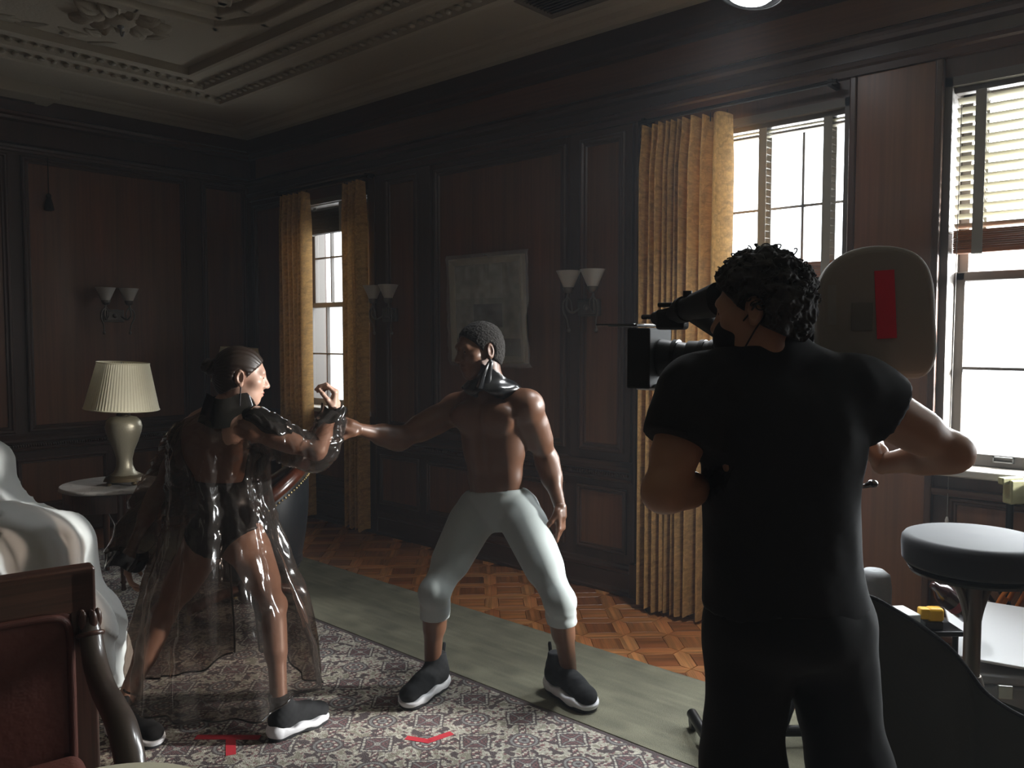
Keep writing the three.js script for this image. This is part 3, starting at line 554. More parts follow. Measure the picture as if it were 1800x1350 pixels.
{ // picture in plastic wrap
  const o = thing('wrapped_picture', 'framed picture wrapped in crumpled clear plastic on the dark wall', 'picture', [-3.785, 1.68, WZ + 0.025]);
  o.rotation.x = 0.045;
  const w = 0.335, h = 0.345, F = [[0, 0], [0, 0.03], [0.012, 0.036], [0.03, 0.028], [0.042, 0.02], [0.046, 0.012]];
  mesh('picture_frame', frameGeo(-w, w, -h, h, F), std({ color: 0xb9ae94, roughness: 0.5, metalness: 0.15 }), o);
  const art = texture(256, 256, (u, v) => {   // a faded grey-green interior, no known work
    const n = 0.85 + 0.3 * noise2(u * 14, v * 14);
    let c = [150, 150, 136];
    if (v > 0.62) c = [172, 172, 158]; if (u > 0.3 && u < 0.72 && v > 0.32 && v < 0.56) c = [70, 78, 74]; if (v < 0.2) c = [104, 100, 88]; if (u > 0.74 && v > 0.2) c = [160, 156, 138];
    return c.map((k) => k * n);
  });
  mesh('picture_canvas', new THREE.BoxGeometry(2 * w - 0.06, 2 * h - 0.06, 0.008).translate(0, 0, 0.012), std({ map: art, roughness: 0.8 }), o);
  mesh('backing_board', new THREE.BoxGeometry(2 * w, 2 * h, 0.008).translate(0, 0, 0.0), M.black, o);
  const pl = new THREE.PlaneGeometry(2 * w + 0.07, 2 * h + 0.05, 110, 110), p = pl.attributes.position;
  for (let i = 0; i < p.count; i++) {
    const x = p.getX(i), y = p.getY(i), ex = Math.abs(x) - w, ey = Math.abs(y) - h, n = Math.abs(noise2(x * 9 + y * 5 + 3, y * 6 - x * 2) - 0.5) * 0.05 + Math.abs(noise2(x * 26 + 7, y * 19) - 0.5) * 0.022;
    const bul = x > 0.2 ? 0.05 * smooth(0.2, 0.34, x) * Math.exp(-Math.pow((y + 0.1) / 0.12, 2)) : 0;
    let z = 0.044 + n + bul; if (ex > 0) z -= ex * 0.9; if (ey > 0) z -= ey * 1.0;
    p.setXYZ(i, x + 0.012 * (noise2(y * 12, 3) - 0.5) * (ex > -0.02 ? 1 : 0) + bul * 0.3, y - (ey > 0 && y < 0 ? 0.01 * noise2(x * 14, 1) : 0), z);
  }
  pl.computeVertexNormals();
  mesh('plastic_wrap', pl, phys({ color: 0xe6e6e4, transmission: 0.76, roughness: 0.1, thickness: 0, side: THREE.DoubleSide, specularIntensity: 1 }), o);
  mesh('nail', cyl([0.0, h + 0.012, 0.0], [0.0, h + 0.016, 0.03], 0.004, 0.006, 8), M.steel, o);
}

// ---------------------------------------------------------------- side tables and lamps
M.marble = phys({ map: texture(256, 256, (u, v) => { const n = noise2(u * 6, v * 6, 6, 6) * 0.6 + noise2(u * 18, v * 18, 18, 18) * 0.4, k = 0.82 + 0.22 * n - 0.18 * smooth(0.03, 0, Math.abs(n - 0.5)); return [196 * k, 190 * k, 184 * k]; }), roughness: 0.3 });
function roundTable(label, pos, legs, R, H) {
  const o = thing('side_table', label, 'table', [pos[0], 0.0095, pos[2]], YAW);
  const top = lathe([[0, 0], [R - 0.012, 0], [R, 0.008], [R, 0.02], [R - 0.008, 0.028], [0, 0.028]], 56).translate(0, H - 0.028, 0); mesh('marble_top', uvBox(top), M.marble, o);
  const ap = lathe([[R - 0.03, 0], [R - 0.022, 0.004], [R - 0.022, 0.105], [R - 0.03, 0.108]], 56).translate(0, H - 0.138, 0); mesh('apron', uvBox(ap), M.furn, o);
  for (const [x, z] of legs) mesh('leg', uvBox(lathe([[0, 0], [0.011, 0], [0.014, 0.006], [0.0125, 0.04], [0.019, 0.05], [0.0135, 0.06], [0.023, H - 0.22], [0.026, H - 0.2], [0.02, H - 0.19], [0.026, H - 0.17], [0.026, H - 0.03]], 14).translate(x, 0, z)), M.furn, o);
  return o;
}
M.shade = phys({ color: 0xe4dcc0, roughness: 0.9, transmission: 0.3, thickness: 0, side: THREE.DoubleSide });
M.urn = std({ color: 0x8d8674, roughness: 0.42, metalness: 0.55, bumpMap: M.plaster.bumpMap, bumpScale: 0.0008 });
function tableLamp(label, pos, s, group) {
  const o = thing('table_lamp', label, 'lamp', pos, YAW); o.scale.setScalar(s);
  mesh('foot', merge([new THREE.CylinderGeometry(0.115, 0.125, 0.018, 8).translate(0, 0.035, 0), new THREE.CylinderGeometry(0.085, 0.112, 0.016, 8).translate(0, 0.052, 0), ...[0, 1, 2, 3].map((k) => ball(Math.cos(k * 1.571 + 0.6) * 0.098, 0.014, Math.sin(k * 1.571 + 0.6) * 0.098, 0.017, 0.014, 0.017, 12))]), std({ color: 0x5c4f3a, roughness: 0.4, metalness: 0.6 }), o);
  mesh('urn_body', lathe([[0.085, 0.058], [0.06, 0.075], [0.046, 0.11], [0.044, 0.15], [0.056, 0.2], [0.08, 0.26], [0.097, 0.31], [0.102, 0.345], [0.096, 0.375], [0.074, 0.398], [0.045, 0.405], [0.03, 0.408]], 48), M.urn, o);
  mesh('neck', lathe([[0.032, 0.405], [0.04, 0.412], [0.034, 0.43], [0.03, 0.46], [0.02, 0.475], [0.008, 0.48], [0.008, 0.7], [0, 0.7]], 24), std({ color: 0x3c3020, roughness: 0.45, metalness: 0.6 }), o);
  const N = 288, sh = new THREE.CylinderGeometry(0.142, 0.205, 0.272, N, 6, true), p = sh.attributes.position;
  for (let i = 0; i < p.count; i++) { const a = Math.atan2(p.getZ(i), p.getX(i)), r = Math.hypot(p.getX(i), p.getZ(i)), k = 1 + 0.008 * Math.cos(a * 72); p.setX(i, p.getX(i) * k); p.setZ(i, p.getZ(i) * k); }
  sh.computeVertexNormals(); sh.translate(0, 0.586, 0);
  const sm = mesh('lamp_shade', sh.translate(0, -0.586, 0), M.shade, o); sm.position.y = 0.586; sm.rotation.z = -0.055;
  mesh('shade_trim', merge([new THREE.TorusGeometry(0.143, 0.004, 6, 64).rotateX(Math.PI / 2).translate(0, 0.136, 0), new THREE.TorusGeometry(0.206, 0.004, 6, 64).rotateX(Math.PI / 2).translate(0, -0.136, 0)]), M.shade, sm);
  mesh('shade_frame', merge([0, 1, 2].map((k) => cyl([0, 0.114, 0], [Math.cos(k * 2.094) * 0.141, 0.134, Math.sin(k * 2.094) * 0.141], 0.002, 0.002, 6))), M.steel, sm);
  mesh('bulb', merge([ball(0, 0.6, 0, 0.03, 0.034, 0.03, 14), cyl([0, 0.5, 0], [0, 0.58, 0], 0.014, 0.018, 12)]), M.frost, o);
  return o;
}
roundTable('round marble-topped side table with slender legs under the large pleated lamp', S(-2.44, 5.03), [[-0.15, -0.2], [0.15, 0.22], [-0.25, 0.03], [0.25, -0.03]], 0.30, 0.60);
tableLamp('large table lamp with pleated ivory shade and silver urn base on the round table', S(-2.355, 5.0, 0.61), 1.02);
roundTable('round marble side table hidden behind the woman near the corner', S(-2.26, 6.85), [[-0.15, -0.15], [0.15, 0.15], [-0.15, 0.15], [0.15, -0.15]], 0.25, 0.66);
tableLamp('dim lamp in the corner whose grey shade shows above the woman\'s head', S(-2.26, 6.85, 0.67), 1.03);
{ const o = thing('lamp_cord', 'thin pale cord looping down behind the round side table', 'cord'); const a = S(-2.56, 5.2, 0.4), b = S(-2.5, 5.16, 0.3), c = S(-2.53, 5.2, 0.15), d = S(-2.62, 5.3, 0.03), e = S(-2.75, 5.4, 0.028), t = S(-2.44, 5.2, 0.52); mesh('cord', tube([t, S(-2.5, 5.2, 0.46), a, b, c, d, e], 0.0035, 50, 6), M.sill, o); }

// ---------------------------------------------------------------- people
// joints: [r, height, -q]; r to the right and q ahead of where the photographer stands
const J_MAN = { pelvis: [-0.065, 0.809, -3.48], waist: [-0.072, 0.92, -3.47], chest: [-0.081, 1.13, -3.47], neck: [-0.092, 1.262, -3.47], head: [-0.135, 1.444, -3.42], shL: [0.062, 1.218, -3.38], elL: [0.145, 0.988, -3.5], wrL: [0.199, 0.798, -3.38], shR: [-0.24, 1.19, -3.56], elR: [-0.467, 1.077, -3.43], wrR: [-0.617, 1.138, -3.27], hipR: [-0.151, 0.76, -3.52], hipL: [0.029, 0.77, -3.44], knR: [-0.31, 0.477, -3.27], knL: [0.188, 0.463, -3.2], anR: [-0.337, 0.1, -3.44], anL: [0.238, 0.1, -3.39] };
const J_WOM = { pelvis: [-1.081, 0.786, -3.1], waist: [-1.096, 0.919, -3.12], chest: [-1.099, 1.09, -3.12], neck: [-1.071, 1.205, -3.12], head: [-1.021, 1.352, -3.12], shR: [-0.961, 1.162, -3.05], elR: [-0.732, 1.071, -3.08], wrR: [-0.692, 1.215, -3.21], shL: [-1.237, 1.143, -3.2], elL: [-1.369, 0.903, -3.17], wrL: [-1.431, 0.694, -3.06], hipR: [-0.997, 0.755, -3.05], hipL: [-1.161, 0.738, -3.14], knR: [-0.935, 0.447, -3.2], knL: [-1.364, 0.415, -3.18], anR: [-0.868, 0.1, -3.02], anL: [-1.468, 0.1, -3.03] };
const J_OP = { pelvis: [0.668, 0.838, -1.97], waist: [0.655, 1.005, -1.97], chest: [0.642, 1.24, -1.97], neck: [0.612, 1.435, -1.98], head: [0.578, 1.56, -1.95], shL: [0.432, 1.366, -1.94], elL: [0.339, 1.15, -1.86], wrL: [0.53, 1.128, -2.06], shR: [0.825, 1.362, -1.98], elR: [1.075, 1.221, -2.0], wrR: [0.97, 1.168, -2.16], hipL: [0.576, 0.796, -1.97], hipR: [0.761, 0.796, -1.97], knL: [0.553, 0.45, -1.93], knR: [0.82, 0.45, -1.95], anL: [0.562, 0.09, -1.98], anR: [0.9, 0.09, -2.0] };
const v3 = { add: (a, b, s = 1) => [a[0] + b[0] * s, a[1] + b[1] * s, a[2] + b[2] * s], sub: (a, b) => [a[0] - b[0], a[1] - b[1], a[2] - b[2]], mid: (a, b, t = 0.5) => [lerp(a[0], b[0], t), lerp(a[1], b[1], t), lerp(a[2], b[2], t)],
  cross: (a, b) => [a[1] * b[2] - a[2] * b[1], a[2] * b[0] - a[0] * b[2], a[0] * b[1] - a[1] * b[0]], dot: (a, b) => a[0] * b[0] + a[1] * b[1] + a[2] * b[2], norm: (a) => { const l = Math.hypot(...a) || 1; return [a[0] / l, a[1] / l, a[2] / l]; } };
// ellipsoid along three given axes
function ellAxes(c, r, X, Y, Z) {
  const m = Math.min(...r);
  return (x, y, z) => { x -= c[0]; y -= c[1]; z -= c[2]; const a = (X[0] * x + X[1] * y + X[2] * z) / r[0], b = (Y[0] * x + Y[1] * y + Y[2] * z) / r[1], d = (Z[0] * x + Z[1] * y + Z[2] * z) / r[2], k = Math.hypot(a, b, d), g = Math.hypot(a / r[0], b / r[1], d / r[2]); return g < 1e-9 ? -m : k * (k - 1) / g; };
}
function bones(J, o) {   // all the volumes of a body, each with the name of the region it belongs to
  const P = [], s = o.s, w = o.w, up = v3.norm(v3.sub(J.neck, J.pelvis)), side0 = v3.sub(J.shL, J.shR), side = v3.norm(v3.sub(side0, up.map((x) => x * v3.dot(side0, up)))), front = v3.cross(side, up);
  const hs0 = v3.sub(J.hipL, J.hipR), hside = v3.norm(hs0), hfront = v3.norm(v3.cross(hside, [0, 1, 0])), hup = v3.cross(hfront, hside);
  const put = (c, a, b, d) => v3.add(v3.add(v3.add(c, side, a), up, b), front, d), hput = (c, a, b, d) => v3.add(v3.add(v3.add(c, hside, a), hup, b), hfront, d);
  const E = (tag, c, r) => P.push([tag, ellAxes(c, r.map((x) => x * s), side, up, front)]), H = (tag, c, r) => P.push([tag, ellAxes(c, r.map((x) => x * s), hside, hup, hfront)]);
  const K = (tag, a, b, ra, rb) => P.push([tag, capsule(a, b, ra * s, rb * s)]);
  E('torso', put(J.chest, 0, 0.0, -0.005), [0.150 * w, 0.185, 0.105]);
  E('torso', put(v3.mid(J.shL, J.shR), 0, -0.05 * s, -0.01), [0.165 * w, 0.085, 0.085]);
  E('torso', put(J.waist, 0, 0, 0), [0.125 * o.waist, 0.14, 0.088]);
  E('torso', put(v3.mid(J.waist, J.chest), 0, 0, 0), [0.136 * w, 0.12, 0.094]);
  H('hips', hput(J.pelvis, 0, -0.01, 0), [0.145 * o.hip, 0.115, 0.1]);
  for (const k of ['L', 'R']) {
    const sg = k === 'L' ? 1 : -1, sh = J['sh' + k], el = J['el' + k], wr = J['wr' + k], hip = J['hip' + k], kn = J['kn' + k], an = J['an' + k];
    if (o.male) E('torso', put(J.chest, sg * 0.073 * s, 0.045 * s, 0.075 * s), [0.082, 0.062, 0.045]);
    else E('torso', put(J.chest, sg * 0.07 * s, 0.0, 0.085 * s), [0.06, 0.06, 0.055]);
    E('torso', put(J.chest, sg * 0.095 * s, 0.02 * s, -0.05 * s), [0.07, 0.12, 0.05]);   // shoulder blade and flank
    H('hips', hput(hip, -sg * 0.006, -0.01 * s, -0.028 * s), [0.078 * o.hip, 0.092, 0.082]);        // buttock
    K('neck', put(J.neck, 0, 0.03 * s, -0.01), v3.add(sh, up, 0.012 * s), 0.053, 0.042);
    const arm = 'arm' + k;
    P.push([arm, ellAxes(sh, [0.064 * s * o.arm, 0.064 * s * o.arm, 0.064 * s * o.arm], side, up, front), 'sh']);
    K(arm, sh, el, 0.052 * o.arm, 0.040 * o.arm); K(arm, v3.mid(sh, el, 0.35), v3.mid(sh, el, 0.62), 0.054 * o.arm, 0.05 * o.arm);
    K('fore' + k, el, wr, 0.039 * o.arm, 0.0235 * o.wr); K('fore' + k, v3.mid(el, wr, 0.12), v3.mid(el, wr, 0.4), 0.043 * o.arm, 0.041 * o.arm);
    const leg = 'leg' + k;
    K(leg, hip, kn, 0.078 * o.leg, 0.048 * o.leg); K(leg, v3.mid(hip, kn, 0.18), v3.mid(hip, kn, 0.62), 0.082 * o.leg, 0.068 * o.leg);
    K(leg, kn, an, 0.046 * o.leg, 0.033 * o.leg);
    const shin = v3.norm(v3.sub(an, kn)), thigh = v3.norm(v3.sub(kn, hip)), back = v3.norm(v3.sub(shin, thigh)), bent = Math.hypot(...v3.sub(shin, thigh)) > 0.1;
    const cb = bent ? back : hfront.map((x) => -x);
    K(leg, v3.add(v3.mid(kn, an, 0.16), cb, 0.018 * s), v3.add(v3.mid(kn, an, 0.42), cb, 0.016 * s), 0.047 * o.leg, 0.043 * o.leg);   // calf
    P.push([leg, ellAxes(v3.add(kn, cb, -0.012 * s), [0.043 * s, 0.046 * s, 0.043 * s], side, up, front)]);
  }
  K('throat', put(J.neck, 0, -0.03 * s, 0), v3.add(J.head, o.face ?? front, -0.02), 0.06 * o.neckr, 0.054 * o.neckr);
  return { P, side, up, front, hside, hfront, put, hput };
}
const fieldOf = (P, tags, k = 0.028) => { const L = P.filter(([t]) => tags.some((x) => t.startsWith(x))).map((p) => p[1]); return (x, y, z) => { let d = 9; for (let i = 0; i < L.length; i++) d = smin(d, L[i](x, y, z), k); return d; }; };
function bounds(pts, m) { const lo = [9, 9, 9], hi = [-9, -9, -9]; for (const p of pts) for (let k = 0; k < 3; k++) { lo[k] = Math.min(lo[k], p[k] - m); hi[k] = Math.max(hi[k], p[k] + m); } return [lo, hi]; }

// ---- head: built in its own axes (x to its left, y up, z out of the face), then turned
function headAxes(face, tilt = 0) { const Z = v3.norm(face), X0 = v3.norm(v3.cross([0, 1, 0], Z)), Y0 = v3.cross(Z, X0), c = Math.cos(tilt), s = Math.sin(tilt); const X = [0, 1, 2].map((i) => X0[i] * c + Y0[i] * s), Y = [0, 1, 2].map((i) => Y0[i] * c - X0[i] * s); return [X, Y, Z]; }
function headField(o = {}) {
  const m = o.male ? 1 : 0, a = [
    ellipsoid([0, 0.034, -0.012], [0.073, 0.082, 0.094]), ellipsoid([0, -0.028, 0.026], [0.06, 0.085, 0.064]), ellipsoid([0, -0.07, 0.03], [0.048 + 0.006 * m, 0.036, 0.046]), ellipsoid([0, -0.093, 0.06], [0.02 + 0.005 * m, 0.018, 0.018]),
    ellipsoid([0.043, -0.016, 0.052], [0.023, 0.02, 0.024]), ellipsoid([-0.043, -0.016, 0.052], [0.023, 0.02, 0.024]), capsule([-0.034, 0.024, 0.076], [0.034, 0.024, 0.076], 0.011 + 0.003 * m, 0.011 + 0.003 * m), capsule([0, -0.045, -0.015], [0, -0.085, -0.018], 0.05, 0.047)];
  const nose = blend([capsule([0, 0.014, 0.083], [0, -0.028, 0.104], 0.008, 0.0115 + 0.002 * m), ellipsoid([0.0125, -0.032, 0.093], [0.009, 0.008, 0.011]), ellipsoid([-0.0125, -0.032, 0.093], [0.009, 0.008, 0.011])], 0.008);
  const mouth = blend([ellipsoid([0, -0.056, 0.083], [0.022, 0.0065, 0.012]), ellipsoid([0, -0.0685, 0.081], [0.019, 0.007, 0.012])], 0.003), soft = blend(a, 0.024);
  const ear = (s) => { const out = ellipsoid([s * 0.076, -0.004, -0.012], [0.009, 0.031, 0.019], [0, s * 0.35, 0]), lobe = ellipsoid([s * 0.072, -0.028, -0.004], [0.008, 0.012, 0.01]), inn = ellipsoid([s * 0.084, -0.002, -0.008], [0.007, 0.02, 0.011], [0, s * 0.35, 0]); return (x, y, z) => smax(smin(out(x, y, z), lobe(x, y, z), 0.008), -inn(x, y, z), 0.005); };
  const eL = ear(1), eR = ear(-1), so = [ellipsoid([0.031, 0.004, 0.1], [0.02, 0.012, 0.02]), ellipsoid([-0.031, 0.004, 0.1], [0.02, 0.012, 0.02])], ey = [ellipsoid([0.031, 0.003, 0.072], [0.0135, 0.0125, 0.0125]), ellipsoid([-0.031, 0.003, 0.072], [0.0135, 0.0125, 0.0125])];
  return (x, y, z) => { let d = soft(x, y, z); d = smax(d, -so[0](x, y, z), 0.014); d = smax(d, -so[1](x, y, z), 0.014); d = smin(d, ey[0](x, y, z), 0.006); d = smin(d, ey[1](x, y, z), 0.006); d = smin(d, nose(x, y, z), 0.012); d = smin(d, mouth(x, y, z), 0.007); d = smin(d, eL(x, y, z), 0.006); return smin(d, eR(x, y, z), 0.006); };
}
function hairField(o) {   // scalp shell cut at the hairline
  const sk = ellipsoid([0, 0.034, -0.012], [0.073 + o.t, 0.082 + o.t * (o.top ?? 1), 0.094 + o.t]), low = ellipsoid([0, -0.02, -0.03], [0.062 + o.t, 0.075, 0.07 + o.t]);
  const h = o.line ?? 0;
  return (x, y, z) => {
    let d = smin(sk(x, y, z), low(x, y, z), 0.03);
    if (o.lump) d += (noise3(x * o.freq + 9, y * o.freq + 5, z * o.freq) - 0.5) * o.lump + (noise3(x * o.freq * 2.3, y * o.freq * 2.3 + 7, z * o.freq * 2.3) - 0.5) * o.lump * 0.6;
    const side = Math.max(0, Math.abs(x) - 0.05) * (o.temple ?? 0.25);
    const p1 = (y - 0.078 - h) * -0.61 + (z - 0.082) * 0.79 + side, p2 = (y + 0.02) * -0.845 + (z - 0.012) * 0.53 + (o.nape ?? 0);
    const er = Math.hypot(Math.abs(x) - 0.088, (y + 0.006) * 0.8, z + 0.008) - 0.031; return smax(smax(smax(d, p1, 0.008), p2, 0.008), -er, 0.006);
  };
}
function netIn(axes, origin, field, lo, hi, cell) {   // mesh a field that is given in turned axes
  const g = surfaceNets(field, lo, hi, cell);
  return g.applyMatrix4(new THREE.Matrix4().makeBasis(V(...axes[0]), V(...axes[1]), V(...axes[2])).setPosition(...origin));
}
// ---- hand: x towards the thumb, y along the fingers, z out of the palm; origin at the wrist
function handGeo(origin, Y, Z, curl, scale = 1, mirror = 1, spread = 0.06, thumb = [0.5, 0.35]) {
  const yy = v3.norm(Y), z0 = v3.sub(Z, yy.map((a) => a * v3.dot(Z, yy))), zz = v3.norm(z0), xx = v3.cross(yy, zz).map((a) => a * mirror), L = [];
  L.push(roundBox([0, 0.046, 0], [0.038, 0.046, 0.0135], 0.0125), capsule([0, -0.002, 0], [0, 0.03, 0], 0.0255, 0.026), ellipsoid([0.024, 0.03, 0.008], [0.016, 0.03, 0.014]));
  const len = [[0.042, 0.026, 0.02], [0.046, 0.03, 0.021], [0.043, 0.028, 0.021], [0.034, 0.02, 0.018]], F = [];
  [0.029, 0.0095, -0.0105, -0.029].forEach((x, i) => {
    let p = [x, 0.088 - Math.abs(i - 1.2) * 0.004, 0.0], a = 0, sp = (1 - i) * spread * -1 + 0;
    const c = curl[i];
    for (let k = 0; k < 3; k++) { a += c[k]; const d = [Math.sin((1.2 - i) * spread) * Math.cos(a), Math.cos(a), Math.sin(a)], q = v3.add(p, d, len[i][k]); F.push(capsule(p, q, 0.0092 - k * 0.0007, 0.0086 - k * 0.0009)); p = q; }
  });
  let tp = [0.03, 0.02, 0.006]; const [ta, tb] = thumb;
  for (let k = 0; k < 3; k++) { const a = ta + k * -0.22, d = v3.norm([Math.sin(a), Math.cos(a), Math.sin(tb + k * 0.3)]), q = v3.add(tp, d, [0.038, 0.03, 0.024][k]); F.push(capsule(tp, q, 0.0125 - k * 0.0015, 0.0112 - k * 0.0016)); tp = q; }
  const palm = blend(L, 0.012), fing = (x, y, z) => { let d = 9; for (const f of F) d = smin(d, f(x, y, z), 0.0035); return d; };
  const g = surfaceNets((x, y, z) => smin(palm(x, y, z), fing(x, y, z), 0.008), [-0.075, -0.06, -0.05], [0.1, 0.21, 0.13], 0.0032);
  g.scale(scale, scale, scale);
  g.applyMatrix4(new THREE.Matrix4().makeBasis(V(...xx), V(...yy), V(...zz)).setPosition(...origin));
  if (mirror < 0) { const ix = g.index.array; for (let i = 0; i < ix.length; i += 3) { const t = ix[i]; ix[i] = ix[i + 1]; ix[i + 1] = t; } }
  return g;
}
// ---- sock-like trainer: x from heel to toe
M.knit = std({ color: 0x17181a, roughness: 0.95, bumpMap: texture(128, 128, (u, v) => { const k = 128 + 100 * Math.sin(u * 200) * Math.sin(v * 200); return [k, k, k]; }, false), bumpScale: 0.0015 });
M.soleWhite = std({ color: 0xd9dade, roughness: 0.55 }); M.outsole = std({ color: 0x17181b, roughness: 0.7 });
const SHOE = (() => {
  const foot = blend([capsule([0.055, 0.085, 0], [0.25, 0.058, 0], 0.043, 0.034), ellipsoid([0.245, 0.056, 0.004], [0.055, 0.032, 0.044]), ellipsoid([0.055, 0.075, 0], [0.05, 0.05, 0.036]), capsule([0.07, 0.09, 0], [0.062, 0.165, 0], 0.046, 0.043), capsule([0.1, 0.1, 0], [0.19, 0.075, 0], 0.044, 0.04)], 0.03);
  const upper = (x, y, z) => { const fold = 0.0022 * Math.sin((y - x * 0.3) * 90) * smooth(0.09, 0.12, y); return smax(smax(foot(x, y, z) + fold, y - 0.17 - x * 0.1, 0.006), 0.03 - y, 0.006); };
  const plan = (x, z) => { const t = clamp(x / 0.3, 0, 1), hw = 0.036 + 0.016 * Math.sin(clamp((t - 0.15) / 0.85, 0, 1) * Math.PI * 0.9) + 0.004, c = clamp(x, 0.04, 0.25); return Math.hypot((x - c), z - 0.004 * Math.sin(t * 3)) - hw * (x < 0.04 || x > 0.25 ? 1 : 1); };
  const arch = (x) => 0.012 * Math.exp(-Math.pow((x - 0.135) / 0.035, 2));
  const sole = (x, y, z) => { const top = 0.052 + 0.022 * smooth(0.1, 0.0, x) - 0.012 * smooth(0.16, 0.3, x) + 0.006 * Math.sin(x * 60), bot = 0.014 + arch(x) + 0.004 * Math.cos(x * 75), flare = 0.008 * Math.sin(clamp((y - 0.015) / 0.05, 0, 1) * 3.1); return smax(smax(plan(x, z) - flare, y - top, 0.008), bot - y, 0.006); };
  const out = (x, y, z) => { const bot = arch(x) * 0.9; return smax(smax(plan(x, z) + 0.002, y - 0.02 - arch(x), 0.004), bot - y, 0.004); };
  return { upper: surfaceNets(upper, [-0.03, 0.02, -0.08], [0.33, 0.2, 0.08], 0.005), sole: surfaceNets(sole, [-0.04, -0.01, -0.09], [0.34, 0.11, 0.09], 0.005), out: surfaceNets(out, [-0.04, -0.01, -0.09], [0.34, 0.05, 0.09], 0.005), loop: tube([[0.012, 0.15, 0], [0.004, 0.19, 0], [0.012, 0.2, 0], [0.018, 0.17, 0]], 0.005, 14, 6) };
})();
function shoe(parent, heel, toe, base, k = 1) {
  const a = Math.atan2(-(toe[1] - heel[1]), toe[0] - heel[0]), o = mesh('shoe', SHOE.upper, M.knit, parent);
  o.position.set(heel[0] - base[0], 0.009, heel[1] - base[2]); o.rotation.y = a; o.scale.setScalar(k);
  mesh('sole', SHOE.sole, M.soleWhite, o); mesh('outsole', SHOE.out, M.outsole, o); mesh('pull_loop', SHOE.loop, M.knit, o);
}
const shift = (g, base) => g.translate(-base[0], 0, -base[2]);
function person(label, base) { return thing('person', label, 'person', S(base[0], -base[2]), YAW); }
const C0 = [[0.3, 0.35, 0.25], [0.35, 0.4, 0.3], [0.4, 0.45, 0.3], [0.45, 0.45, 0.3]];

